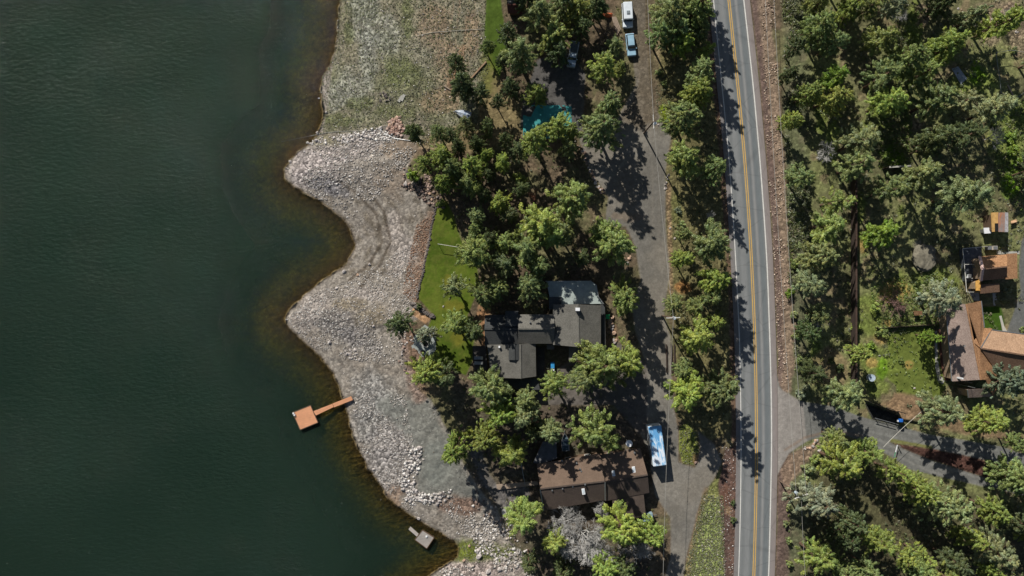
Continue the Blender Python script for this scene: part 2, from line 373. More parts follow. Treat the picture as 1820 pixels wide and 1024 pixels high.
# highway shoulders
RE = [(x + 12, y) for x, y in RL]
strip([(x + 20, y) for x, y in RL], 14, (116, 98, 90), 1, 3, 1, sp=.35)
strip([(x + 34, y) for x, y in RL[:11]] + [(1398, 690)], 20, (148, 128, 110), .9, 9, 7, sp=.5)
strip([(x + 26, y) for x, y in RL[11:]], 20, (108, 92, 84), .9, 7, 3, sp=.4)
region([(1388,835),(1400,812),(1440,790),(1468,776),(1440,812),(1412,850),(1400,900)], (150, 128, 110), 6, 4, .9, sp=.5)
strip([(x - 12, y) for x, y in LL], 10, (122, 96, 84), .8, 5, 3, sp=.4)
# forest east
region([(1480,790),(1545,790),(1620,850),(1830,900),(1830,1060),(1420,1060),(1440,900)], (84, 78, 60), 30, 14, .75)  # woods floor darkened in colour to stand for shade between the trees
for a in [(1600,120,20,30),(1625,60,14,60),(1570,190,16,40),(1545,240,20,30),(1730,150,40,20),(1800,200,30,30),(1790,260,30,40),(1600,390,8,26),(1530,370,8,30),(1650,500,60,26),(1545,560,30,40),(1560,640,30,30),(1480,250,14,40),(1460,200,12,40),(1560,690,20,14),(1450,620,12,30)]: blob(*a, (122, 138, 62), .7, sp=.5)
for a in [(1580,275,16,16),(1600,282,10,14),(1805,310,16,30),(1795,330,16,22),(1735,130,14,20),(1568,655,10,20)]: blob(*a, (104, 140, 30), .85)
for a in [(1590,520,30,20),(1565,600,12,12),(1550,645,10,9),(1615,650,8,8),(1580,575,10,10),(1533,430,12,20)]: blob(*a, (178, 150, 88), .75)
for a in [(1632,215,12,16),(1640,30,14,22),(1780,20,50,24),(1810,70,20,30),(1760,60,20,20)]: blob(*a, (146, 126, 108), .7, sp=1)
blob(1640, 455, 20, 26, (138, 132, 118), .9, sp=.6); blob(1650, 430, 12, 20, (120, 122, 80), .5)
region([(1590,700),(1640,705),(1640,745),(1605,748),(1580,728)], (160, 132, 104), 8, 5, .9)
region([(1560,720),(1600,725),(1660,760),(1820,790),(1820,770),(1680,740),(1600,705)], (140, 116, 90), 8, 5, .8)
region([(1440,640),(1475,610),(1510,640),(1500,690),(1440,680)], (146, 126, 98), 10, 8, .7)
strip([(1500,40),(1560,250),(1600,420),(1620,500)], 20, (120, 118, 84), .4, 12, 6)
# side road
region(SIDER, (122, 122, 118), 2, .6, sp=.12); region(EDRIVE, (110, 112, 110), 3, 1, sp=.12)
region([(1536,716),(1598,738),(1592,756),(1550,746)], (58, 58, 56), 2, 1)  # the plank screen's shadow painted into the ground as a dark patch
region([(1376,660),(1385,690),(1428,716),(1434,784),(1402,804),(1378,850)], (158, 152, 146), 3, 1.5, .9, sp=.1)
region([(1581,785),(1595,789),(1655,797),(1775,823),(1900,868),(1900,885),(1819,864),(1748,848),(1655,818),(1605,797)], (92, 66, 58), 3, 1, 1, sp=.5)
strip([(1585,783),(1620,789),(1655,795)], 5, (128, 128, 70), .9, 3, 1)
for off in (-7, 7): strip([(1545,760 + off),(1600,772 + off),(1650,783 + off),(1775,808 + off)], 3.5, (146, 146, 140), .5, 3, .5)
for off in (-6, 7): strip([(1540,778 + off),(1600,806 + off),(1650,830 + off),(1750,858 + off)], 3.5, (150, 148, 142), .5, 3, .5)
strip([(1395,800),(1430,778),(1480,765),(1530,775)], 4, (140, 120, 104), .6, 3, 1)
col = np.clip(col * (0.9 + .25 * (n3 - .5))[..., None] * KA, .005, .8)

# terrain material
def terrain_mat():
    m, t, b = newmat('terrain'); N = t.nodes; L = t.links
    b.inputs['Roughness'].default_value = .95; b.inputs['Specular IOR Level'].default_value = .12
    at = N.new('ShaderNodeAttribute'); at.attribute_name = 'Col'
    g = N.new('ShaderNodeNewGeometry')
    def noise(sc, det=5, r=.7):
        n = N.new('ShaderNodeTexNoise'); n.inputs['Scale'].default_value = sc; n.inputs['Detail'].default_value = det; n.inputs['Roughness'].default_value = r
        L.new(g.outputs['Position'], n.inputs['Vector']); return n
    a = noise(1.1); c = noise(4.5, 3)
    vo = N.new('ShaderNodeTexVoronoi'); vo.inputs['Scale'].default_value = 2.3; L.new(g.outputs['Position'], vo.inputs['Vector'])
    sep = N.new('ShaderNodeSeparateColor'); L.new(vo.outputs['Color'], sep.inputs[0])
    # factor = 1 + spk*(voronoi-.45)*1.3 + (a-.5)*.9 + (c-.5)*.9
    def m2(op, x, y, cl=False):
        q = N.new('ShaderNodeMath'); q.operation = op; q.use_clamp = cl
        for i, z in enumerate((x, y)):
            if isinstance(z, (int, float)): q.inputs[i].default_value = z
            else: L.new(z, q.inputs[i])
        return q.outputs[0]
    pw = m2('POWER', sep.outputs[0], 2.2)
    sp = m2('MULTIPLY', m2('MULTIPLY', m2('SUBTRACT', pw, .30), 1.7), at.outputs['Alpha'])
    an = m2('ADD', m2('MULTIPLY', at.outputs['Alpha'], .9), .35)
    nn = m2('MULTIPLY', m2('ADD', m2('MULTIPLY', m2('SUBTRACT', a.outputs['Fac'], .5), 1.3), m2('MULTIPLY', m2('SUBTRACT', c.outputs['Fac'], .5), 1.5)), an)
    f = m2('MAXIMUM', m2('ADD', m2('ADD', sp, nn), 1.0), .25)
    mx = N.new('ShaderNodeVectorMath'); mx.operation = 'SCALE'; L.new(at.outputs['Color'], mx.inputs[0]); L.new(f, mx.inputs['Scale'])
    L.new(mx.outputs[0], b.inputs['Base Color'])
    bp = N.new('ShaderNodeBump'); bp.inputs['Distance'].default_value = .22
    L.new(m2('MULTIPLY', at.outputs['Alpha'], .75), bp.inputs['Strength'])
    L.new(m2('ADD', m2('ADD', a.outputs['Fac'], c.outputs['Fac']), m2('MULTIPLY', vo.outputs['Distance'], -.8)), bp.inputs['Height'])
    L.new(bp.outputs[0], b.inputs['Normal'])
    return m
TM = terrain_mat()
k = S * (1 - ZZ / H)
VX = np.stack([(UU - 910) * k, (512 - VV) * k, ZZ], -1)
nv, nu = UU.shape
ii = np.arange(nv * nu).reshape(nv, nu)
quads = np.stack([ii[1:, :-1], ii[1:, 1:], ii[:-1, 1:], ii[:-1, :-1]], -1).reshape(-1, 4)
uc = (UU[1:, 1:] + UU[:-1, :-1]) / 2; vc = (VV[1:, 1:] + VV[:-1, :-1]) / 2
rid = np.zeros(uc.shape, int)
wr = (fbm(uc, vc, 20, 44) - .5) * 3
rid[sdist(uc, vc, BEACH) > 0] = 1; rid[sdist(uc, vc, MEADOW) + wr > 0] = 2
rid[np.maximum.reduce([sdist(uc, vc, q) for q in (LAWN, LAWN2, LAWN4)]) > 0] = 3; rid[sdist(uc, vc, LAWN3) + wr * 4 > 0] = 3
rid[np.maximum.reduce([sdist(uc, vc, q) for q in (DRIVE, COURT, EDRIVE)]) > 0] = 4
rid[sdist(uc, vc, SIDER) > 0] = 5
rid[shore_d(uc, vc) < 0] = 6
rid = rid.ravel()
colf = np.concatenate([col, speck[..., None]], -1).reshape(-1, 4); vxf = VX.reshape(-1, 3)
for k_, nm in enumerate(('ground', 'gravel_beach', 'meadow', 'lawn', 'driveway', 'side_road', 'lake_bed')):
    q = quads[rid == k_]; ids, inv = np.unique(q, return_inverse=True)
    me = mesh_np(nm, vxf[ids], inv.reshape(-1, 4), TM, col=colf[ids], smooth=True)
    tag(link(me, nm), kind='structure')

def G(u, v):
    """point on the terrain at a map position"""
    z = float(height(np.array([u]), np.array([v]))[0]); return P(u, v, z)

# ------------------------------------------------------------------ water
def water():
    ax = axis(-420, 960, 6, -20000, 960); ay = axis(-120, 1150, 6, -20000, 21000)
    U, V = np.meshgrid(ax, ay); d = -sdist(U, V, LANDBIG)
    z = np.full(U.shape, -2.5); kk = S * (1 + 2.5 / H)
    X = np.stack([(U - 910) * kk, (512 - V) * kk, z], -1)
    n, m_ = U.shape; ids = np.arange(n * m_).reshape(n, m_)
    q = np.stack([ids[1:, :-1], ids[1:, 1:], ids[:-1, 1:], ids[:-1, :-1]], -1)
    dc = (d[1:, 1:] + d[:-1, :-1]) / 2; q = q[dc > -14].reshape(-1, 4)
    dep = d + (fbm(U, V, 90, 3) - .5) * 40 * ss(0, 30, d)
    op = np.minimum(1, (1 - np.exp(-np.clip(dep - 4, 0, 1e9) / 54.0)) / .93)
    c = np.stack([op, op, op], -1).reshape(-1, 3)
    u_, inv = np.unique(q, return_inverse=True)
    m, t, b = newmat('lake_water'); N = t.nodes; L = t.links
    out = N['Material Output']; N.remove(b)
    g = N.new('ShaderNodeNewGeometry'); mp = N.new('ShaderNodeMapping'); L.new(g.outputs['Position'], mp.inputs[0])
    mp.inputs['Rotation'].default_value = (0, 0, math.radians(-14)); mp.inputs['Scale'].default_value = (.38, 1.0, 1)
    n1_ = N.new('ShaderNodeTexNoise'); n1_.inputs['Scale'].default_value = 1.9; n1_.inputs['Detail'].default_value = 4; n1_.inputs['Roughness'].default_value = .62
    L.new(mp.outputs[0], n1_.inputs['Vector'])
    n2_ = N.new('ShaderNodeTexNoise'); n2_.inputs['Scale'].default_value = .018; n2_.inputs['Detail'].default_value = 2
    L.new(g.outputs['Position'], n2_.inputs['Vector'])
    bp = N.new('ShaderNodeBump'); bp.inputs['Strength'].default_value = 1.0; bp.inputs['Distance'].default_value = .42
    L.new(n1_.outputs['Fac'], bp.inputs['Height'])
    df = N.new('ShaderNodeBsdfDiffuse'); r = N.new('ShaderNodeValToRGB')
    r.color_ramp.elements[0].position = .3; r.color_ramp.elements[1].position = .7
    r.color_ramp.elements[0].color = (.0095, .0205, .0135, 1); r.color_ramp.elements[1].color = (.0125, .0255, .0172, 1)
    L.new(n2_.outputs['Fac'], r.inputs[0]); L.new(r.outputs[0], df.inputs[0]); bp2 = N.new('ShaderNodeBump'); bp2.inputs['Strength'].default_value = .08; bp2.inputs['Distance'].default_value = .3
    L.new(n1_.outputs['Fac'], bp2.inputs['Height']); L.new(bp2.outputs[0], df.inputs['Normal'])
    tr = N.new('ShaderNodeBsdfTransparent'); tr.inputs[0].default_value = (.84, .80, .66, 1)
    at = N.new('ShaderNodeAttribute'); at.attribute_name = 'Col'
    mx = N.new('ShaderNodeMixShader'); L.new(at.outputs['Fac'], mx.inputs[0]); L.new(tr.outputs[0], mx.inputs[1]); L.new(df.outputs[0], mx.inputs[2])
    gl = N.new('ShaderNodeBsdfGlossy'); gl.inputs['Roughness'].default_value = .05; gl.inputs[0].default_value = (.34, .38, .35, 1); L.new(bp.outputs[0], gl.inputs['Normal'])
    fr = N.new('ShaderNodeFresnel'); fr.inputs[0].default_value = 1.33; L.new(bp.outputs[0], fr.inputs['Normal'])
    m3 = N.new('ShaderNodeMixShader'); L.new(fr.outputs[0], m3.inputs[0]); L.new(mx.outputs[0], m3.inputs[1]); L.new(gl.outputs[0], m3.inputs[2])
    L.new(m3.outputs[0], out.inputs['Surface'])
    me = mesh_np('lake_water', X.reshape(-1, 3)[u_], inv.reshape(-1, 4), m, col=c[u_], smooth=True)
    tag(link(me, 'lake_water'), kind='structure')
water()

# ------------------------------------------------------------------ highway
def interp(line, n):
    a = np.array(line, float); vs = np.linspace(a[0, 1], a[-1, 1], n)
    # smooth by cubic-like averaging
    x = np.interp(vs, a[:, 1], a[:, 0])
    kx = np.ones(9) / 9; xp = np.pad(x, 4, mode='reflect', reflect_type='odd'); x = np.convolve(xp, kx, 'valid')
    return x, vs
NS = 300
lx, vs_ = interp(LL, NS); rx, _ = interp(RL, NS)
def ribbon(name, xa, xb, z, m, nx=2):
    V_ = []; cc = []
    for j in range(NS):
        for i in range(nx):
            f = i / (nx - 1); V_.append(P(xa[j] * (1 - f) + xb[j] * f, vs_[j], z)); cc.append((f, f, f))
    ids = np.arange(NS * nx).reshape(NS, nx)
    q = np.stack([ids[1:, :-1], ids[1:, 1:], ids[:-1, 1:], ids[:-1, :-1]], -1).reshape(-1, 4)
    return link(mesh_np(name, np.array(V_), q, m, col=np.array(cc)), name)
def road_mat():
    m, t, b = newmat('asphalt'); N = t.nodes; L = t.links
    b.inputs['Roughness'].default_value = .85; b.inputs['Specular IOR Level'].default_value = .25
    at = N.new('ShaderNodeAttribute'); at.attribute_name = 'Col'
    sp = N.new('ShaderNodeSeparateColor'); L.new(at.outputs['Color'], sp.inputs[0])
    r = N.new('ShaderNodeValToRGB'); e = r.color_ramp.elements
    base = [(0, (128, 122, 120)), (.10, (126, 124, 122)), (.135, (130, 132, 132)), (.2, (118, 121, 121)), (.27, (130, 132, 132)), (.34, (129, 131, 131)), (.41, (112, 117, 118)), (.47, (120, 124, 124)),
            (.55, (116, 120, 121)), (.6, (108, 113, 115)), (.655, (142, 142, 141)), (.71, (110, 115, 117)), (.78, (112, 118, 120)), (.84, (124, 126, 126)), (.87, (140, 134, 132)), (1, (138, 128, 124))]
    e[0].position = 0; e[0].color = (*lin(base[0][1]), 1); e[1].position = 1; e[1].color = (*lin(base[-1][1]), 1)
    for p, c in base[1:-1]: x = e.new(p); x.color = (*lin(c), 1)
    L.new(sp.outputs[0], r.inputs[0])
    g = N.new('ShaderNodeNewGeometry'); n = N.new('ShaderNodeTexNoise'); n.inputs['Scale'].default_value = 1.4; n.inputs['Detail'].default_value = 8; n.inputs['Roughness'].default_value = .75
    mp = N.new('ShaderNodeMapping'); mp.inputs['Scale'].default_value = (1, .25, 1); L.new(g.outputs['Position'], mp.inputs[0]); L.new(mp.outputs[0], n.inputs['Vector'])
    vc_ = N.new('ShaderNodeTexVoronoi'); vc_.feature = 'DISTANCE_TO_EDGE'; vc_.inputs['Scale'].default_value = .16; L.new(g.outputs['Position'], vc_.inputs['Vector'])
    cm = N.new('ShaderNodeMapRange'); cm.inputs[1].default_value = .0; cm.inputs[2].default_value = .022; cm.inputs[3].default_value = .84; cm.inputs[4].default_value = 1; L.new(vc_.outputs['Distance'], cm.inputs[0])
    mr = N.new('ShaderNodeMapRange'); mr.inputs[3].default_value = .62; mr.inputs[4].default_value = 1.16; L.new(n.outputs['Fac'], mr.inputs[0])
    mx = N.new('ShaderNodeVectorMath'); mx.operation = 'SCALE'; mm_ = N.new('ShaderNodeMath'); mm_.operation = 'MULTIPLY'; L.new(mr.outputs[0], mm_.inputs[0]); L.new(cm.outputs[0], mm_.inputs[1]); L.new(r.outputs[0], mx.inputs[0]); L.new(mm_.outputs[0], mx.inputs['Scale'])
    L.new(mx.outputs[0], b.inputs['Base Color'])
    return m
tag(ribbon('highway', lx - 9, rx + 11, .0, road_mat(), 9), kind='structure')
white = mat('road_white', (206, 204, 198), .7, var=.18, scale=6); yellow = mat('road_yellow', (196, 158, 84), .7, var=.14, scale=6)
tag(ribbon('edge_line', lx - .75, lx + .75, .006, white), kind='structure')
tag(ribbon('edge_line', rx - 1.0, rx + 1.0, .006, white), kind='structure')
cx = lx + (rx - lx) * .508
tag(ribbon('centre_line', cx - 2.5, cx - .9, .006, yellow), kind='structure')
tag(ribbon('centre_line', cx + .9, cx + 2.5, .006, yellow), kind='structure')

#@@REST@@
# ------------------------------------------------------------------ foliage
def leaf_mat(name, transl=.25, rough=.7):
    m, t, b = newmat(name); N = t.nodes; L = t.links
    out = N['Material Output']; N.remove(b)
    at = N.new('ShaderNodeAttribute'); at.attribute_name = 'Col'
    oi = N.new('ShaderNodeObjectInfo'); g = N.new('ShaderNodeNewGeometry')
    n = N.new('ShaderNodeTexNoise'); n.inputs['Scale'].default_value = .9; n.inputs['Detail'].default_value = 2; L.new(g.outputs['Position'], n.inputs['Vector'])
    mr = N.new('ShaderNodeMapRange'); mr.inputs[3].default_value = .65; mr.inputs[4].default_value = 1.35; L.new(n.outputs['Fac'], mr.inputs[0])
    a = N.new('ShaderNodeVectorMath'); a.operation = 'MULTIPLY'; L.new(at.outputs['Color'], a.inputs[0]); L.new(oi.outputs['Color'], a.inputs[1])
    s = N.new('ShaderNodeVectorMath'); s.operation = 'SCALE'; L.new(a.outputs[0], s.inputs[0]); L.new(mr.outputs[0], s.inputs['Scale'])
    d = N.new('ShaderNodeBsdfDiffuse'); tr = N.new('ShaderNodeBsdfTranslucent'); mx = N.new('ShaderNodeMixShader'); mx.inputs[0].default_value = transl
    L.new(s.outputs[0], d.inputs[0]); L.new(s.outputs[0], tr.inputs[0]); L.new(d.outputs[0], mx.inputs[1]); L.new(tr.outputs[0], mx.inputs[2])
    gl = N.new('ShaderNodeBsdfGlossy'); gl.inputs['Roughness'].default_value = .45; gl.inputs[0].default_value = (.8, .85, .8, 1)
    m3 = N.new('ShaderNodeMixShader'); m3.inputs[0].default_value = .035; L.new(mx.outputs[0], m3.inputs[1]); L.new(gl.outputs[0], m3.inputs[2])
    L.new(m3.outputs[0], out.inputs['Surface'])
    return m
LEAF = leaf_mat('needles'); BUSHM = leaf_mat('leaves', .2)
BARK = mat('bark', (96, 76, 62), .95, scale=5, var=.35, bump=.5); DEADM = mat('dead_wood', (172, 170, 166), .95, scale=4, var=.2)
def leafmesh(name, cen, nor, size, colr, m, rs):
    """small elongated quads: cen (N,3), nor (N,3), size (N,2)"""
    n = len(cen); nor = nor / (np.linalg.norm(nor, axis=1, keepdims=True) + 1e-9)
    rv = rs.normal(size=(n, 3)); t = np.cross(nor, rv); t /= np.linalg.norm(t, axis=1, keepdims=True) + 1e-9; b = np.cross(nor, t)
    a = t * size[:, :1] / 2; c = b * size[:, 1:] / 2
    v = np.stack([cen - a - c, cen + a - c * .6, cen + a * .9 + c, cen - a * .7 + c * .8], 1).reshape(-1, 3)
    f = np.arange(n * 4).reshape(n, 4)
    return mesh_np(name, v, f, m, col=np.repeat(colr, 4, axis=0))
def clumps(rs, cc, cr, per, leaf, flat=.62, dirs=None):
    """leaf quads on the shells of clumps cc (K,3) radius cr (K,)"""
    K = len(cc); d = rs.normal(size=(K, per, 3)); d /= np.linalg.norm(d, axis=2, keepdims=True)
    d[..., 2] = np.where(rs.random((K, per)) < .72, np.abs(d[..., 2]), d[..., 2])
    rr = (rs.random((K, per, 1)) ** .33) * cr[:, None, None]
    e = d * rr
    if dirs is not None: e = e * .82 + dirs[:, None] * (e * dirs[:, None]).sum(2, keepdims=True) * .95
    p = cc[:, None] + e * np.array([1, 1, flat])
    nr = d + rs.normal(size=d.shape) * .45 + np.array([0, 0, .35])
    sz = leaf * (.6 + .8 * rs.random((K, per, 2))) * np.array([1.5, .75])
    kc = (.72 + .56 * rs.random((K, 1, 1))); hue = 1 + (rs.random((K, 1, 1)) - .5) * np.array([.26, .06, -.2])
    c = kc * hue * (.75 + .5 * rs.random((K, per, 1))) * np.ones(3)
    return p.reshape(-1, 3), nr.reshape(-1, 3), sz.reshape(-1, 2), c.reshape(-1, 3)

def pine_proto(seed, R=4.0, Ht=12.0, base=.28, form=1.0, dens=1.0, per=62, cl=.40, gap=.2):
    rs = np.random.default_rng(seed); cc = []; cr = []; cd = []; tb = MB()
    lean = rs.normal(size=2) * .35
    def axis_pt(f): return np.array([lean[0] * f + .15 * math.sin(f * 5 + seed), lean[1] * f + .15 * math.cos(f * 4 + seed), Ht * f])
    tb.tube([axis_pt(f) for f in np.linspace(0, .97, 8)], [R * .065 * (1 - f * .9) + .03 for f in np.linspace(0, 1, 8)], 7)
    lobes = [(rs.random() * 6.28, .35 + .5 * rs.random()) for _ in range(3)]
    nl = int(56 * dens)
    for i in range(nl):
        f = base + (1 - base) * ((i + rs.random()) / nl) ** .85
        if rs.random() < gap * .5: continue
        az = i * 2.399 + rs.normal() * .35
        g = (f - base) / (1 - base)
        prof = (min(1, (g + .12) / .3) ** .6) * max(.03, 1 - g ** 1.9 * form) ** .8
        asym = 1 - sum(a * max(0, math.cos(az - t)) ** 3 for t, a in lobes) * .55
        Ln = R * prof * asym * (.72 + .42 * rs.random())
        if Ln < .3: Ln = .3
        p0 = axis_pt(f); rise = Ht * (.015 + .055 * g) * (rs.random() + .2)
        dr = np.array([math.cos(az), math.sin(az), 0])
        end = p0 + dr * Ln + np.array([0, 0, rise]); mid = p0 + dr * Ln * .5 + np.array([0, 0, rise * .25])
        if Ln > .8: tb.tube([p0, mid, end], [.07, .05, .02], 4, caps=False)
        side = np.array([-dr[1], dr[0], 0])
        nc = max(1, int(Ln * 2.3))
        for j in range(nc):
            t = .32 + .72 * (j + rs.random() * .8) / nc
            q = p0 * (1 - t) + end * t; q = q + side * rs.normal() * Ln * .17 * t + np.array([0, 0, rs.normal() * .16])
            cd.append(dr + side * rs.normal() * .5); cc.append(q); cr.append(cl * (.6 + .65 * rs.random()) * (1.05 - .25 * g))
    for j in range(4):
        cd.append(np.array([0, 0, 1.])); cc.append(axis_pt(.93 + .07 * rs.random()) + rs.normal(size=3) * .18); cr.append(cl * .6)
    cc = np.array(cc); cr = np.array(cr)
    cd = np.array(cd); cd /= np.linalg.norm(cd, axis=1, keepdims=True); a = clumps(rs, cc, cr, int(per * 1.6), .125, dirs=cd)
    return leafmesh('pine_crown', *a, LEAF, rs), tb
def bush_proto(seed, R=1.5, Ht=1.6, n=26, per=60, leaf=.17, cl=.42):
    rs = np.random.default_rng(seed); d = rs.normal(size=(n, 3)); d /= np.linalg.norm(d, axis=1, keepdims=True); d[:, 2] = np.abs(d[:, 2])
    cc = d * np.array([R * .78, R * .78, Ht * .7]) * (rs.random((n, 1)) ** .4) * (1 + .25 * rs.normal(size=(n, 1))) + np.array([0, 0, .2])
    a = clumps(rs, cc, cl * (.7 + .6 * rs.random(n)), per, leaf, .8)
    tb = MB()
    for i in range(6):
        t = 6.28 * i / 6; tb.tube([(0, 0, 0), (math.cos(t) * R * .5, math.sin(t) * R * .5, Ht * .6)], [.05, .02], 4, False)
    return leafmesh('bush_crown', *a, BUSHM, rs), tb
def bare_proto(seed, R=4.5, Ht=9, m=None, lv=4):
    rs = np.random.default_rng(seed); tb = MB(); tw = MB()
    def grow(p, d, L, r, lev):
        q = p + d * L; mid = p + d * L * .5 + rs.normal(size=3) * L * .05
        (tb if lev < 2 else tw).tube([p, mid, q], [max(r, .022), max(r * .8, .02), max(r * .62, .016)], 5 if lev < 2 else 3, False)
        if lev >= lv: return
        for i in range(5 if lev < 3 else 4):
            nd = d + rs.normal(size=3) * (.62 if lev else .8) * np.array([1, 1, .75]) + np.array([0, 0, .08]); nd /= np.linalg.norm(nd)
            s = p + d * L * (.45 + .55 * (i + 1) / 5)
            grow(s, nd, L * (.58 + .22 * rs.random()), r * .5, lev + 1)
    grow(np.zeros(3), np.array([0, 0, 1.]), Ht * .34, .17, 0)
    return tb, tw
TONES = {'Y': (0.29, 0.355, 0.078), 'B': (0.255, 0.315, 0.085), 'G': (0.225, 0.275, 0.095), 'P': (0.28, 0.325, 0.14), 'D': (0.115, 0.15, 0.055), 'V': (0.195, 0.286, 0.039), 'S': (0.27, 0.31, 0.19)}
pines = []
specs = [dict(seed=1), dict(seed=2, dens=1.15, form=.9), dict(seed=3, Ht=11, gap=.4), dict(seed=4, Ht=13, form=1.1), dict(seed=5, dens=.85, gap=.5, per=70), dict(seed=6, Ht=10, base=.22, form=.8, dens=1.25),
         dict(seed=7, Ht=12, form=1.0, cl=.46), dict(seed=8, Ht=9.5, base=.2, form=.7, dens=1.3, cl=.36)]
for sp_ in specs:
    me, tb = pine_proto(**sp_); tme = tb.build('trunk', BARK).data
    o = [x for x in bpy.data.objects if x.data == tme][0]; bpy.data.objects.remove(o)
    pines.append((me, tme, sp_.get('Ht', 12.0)))
bushes = []
for sd in (21, 22, 23):
    me, tb = bush_proto(sd); o = tb.build('stem', BARK); tme = o.data; bpy.data.objects.remove(o); bushes.append((me, tme))

# landmarks for describing where each thing stands
LM = [("the orange square dock",545,742),("the rubble ridge",735,840),("the covered boat",823,202),("the teal court",972,205),("the silver pickup",1019,97),
("the pale camper van",1116,28),("the light blue van",1119,78),("the top-left lawn strip",878,80),("the long lawn's clothes line",797,437),("the stone patio",757,605),
("the pale deck",1020,520),("the west terrace",851,635),("the blue cart",982,650),("the green bin",1079,563),("the brown house's west end",958,865),("the brown house's east end",1148,850),
("the trailered motor boat",1005,782),("the motorhome",1168,793),("the white dish",1118,788),("the grassy island",1224,790),
("the boulder row",1060,305),("the upper power pole",1162,217),("the middle power pole",1198,566),("the green verge wedge",1178,215),
("the upper highway",1320,100),("the middle highway",1345,400),("the lower highway",1345,700),("the side road mouth",1410,745),("the lower power pole",1426,884),
("the tall plank fence",1517,500),("the short capped fence",1593,300),("the grey rock mound",1640,455),("the wire pen",1797,130),("the grey tarp",1708,130),("the orange-roofed cottage",1770,475),
("the yellow shed",1768,395),("the tan-roofed house",1720,620),("the round tank",1550,672),("the blue post box",1597,748),("the swing gate arm",1594,803),("the fork of the side road",1690,840),
("the orange little shed",1632,560),("the bare grey trees",1034,946),("the small grey dock",753,957),("the grey shed roof",968,805),("the reddish rock pile",700,222),("the top right corner",1800,15),("the bottom right corner",1790,1010),("the dark hollow",1600,940),("the upper clearing",1600,110)]
ORD = ['nearest', 'second', 'third', 'fourth', 'fifth', 'sixth', 'seventh', 'eighth', 'ninth', 'tenth']
def side(du, dv):
    if abs(du) > 2 * abs(dv): return 'right of' if du > 0 else 'left of'
    if abs(dv) > 2 * abs(du): return 'below' if dv > 0 else 'above'
    return ('lower right of' if du > 0 else 'lower left of') if dv > 0 else ('upper right of' if du > 0 else 'upper left of')
PENDING = []
def later(o, phrase, u, v): PENDING.append((o, phrase, u, v))
def resolve():
    B = {}
    for o, ph, u, v in PENDING:
        n, x, y = min(LM, key=lambda l: math.hypot(l[1] - u, l[2] - v)); s_ = side(u - x, v - y)
        B.setdefault((n, s_, ph.split()[-1]), []).append((math.hypot(u - x, v - y), o, ph))
    for (n, s_, kd), L_ in B.items():
        L_.sort(key=lambda t: t[0])
        for i, (_, o, ph) in enumerate(L_):
            o['label'] = f"{ph}, {s_} {n}" if len(L_) == 1 else f"{ph}, {ORD[min(i, 9)]} {kd} {s_} {n}"

TN = {'Y': 'bright yellow-green', 'B': 'fresh green', 'G': 'grey-green', 'P': 'pale sage green', 'D': 'dark green', 'V': 'vivid green', 'S': 'silvery green'}
def szw(r): return 'large' if r >= 34 else 'medium' if r >= 24 else 'small'
def tree(u, v, r, tone='G', kind=None, hs=1.0):
    rm = r * S * (.9 if u > 1385 else 1)
    me, tme, h0 = pines[kind if kind is not None else RNG.integers(len(pines))]
    ht = (5.3 + 2.2 * rm) * hs
    zc = ht * .62; kk = 1 - zc / H
    x, y = (u - 910) * S * kk, (512 - v) * S * kk
    uu, vv = 910 + x / S, 512 - y / S
    z = float(height(np.array([uu]), np.array([vv]))[0]) - .1
    t = thing('pine_tree', None, 'tree', (x, y, z), RNG.random() * 6.28)
    t['group'] = 'pine trees around the houses and roads'
    t.scale = (rm * kk / 3.3,) * 2 + (ht / h0,)
    c = link(me, 'crown', t); tr = link(tme, 'trunk', t)
    f = .84 + .32 * RNG.random(); c.color = (*[q * f * (1 + .03 * RNG.normal()) for q in TONES[tone]], 1)
    later(t, f"{szw(r)} {TN[tone]} pine tree", u, v)
    return t
def shrub(u, v, r, tone='G', ht=1.0):
    me, tme = bushes[RNG.integers(3)]; p = G(u, v)
    t = thing('shrub', None, 'shrub', p, RNG.random() * 6.28); t['group'] = 'shrubs on open ground'
    t.scale = (r * S / 1.5,) * 2 + (ht * (.5 + r * S * .5),)
    c = link(me, 'foliage', t); link(tme, 'stem', t); f = .85 + .3 * RNG.random(); c.color = (*[q * f for q in TONES[tone]], 1)
    later(t, f"{'low' if r < 10 else 'rounded'} {TN[tone]} shrub", u, v)
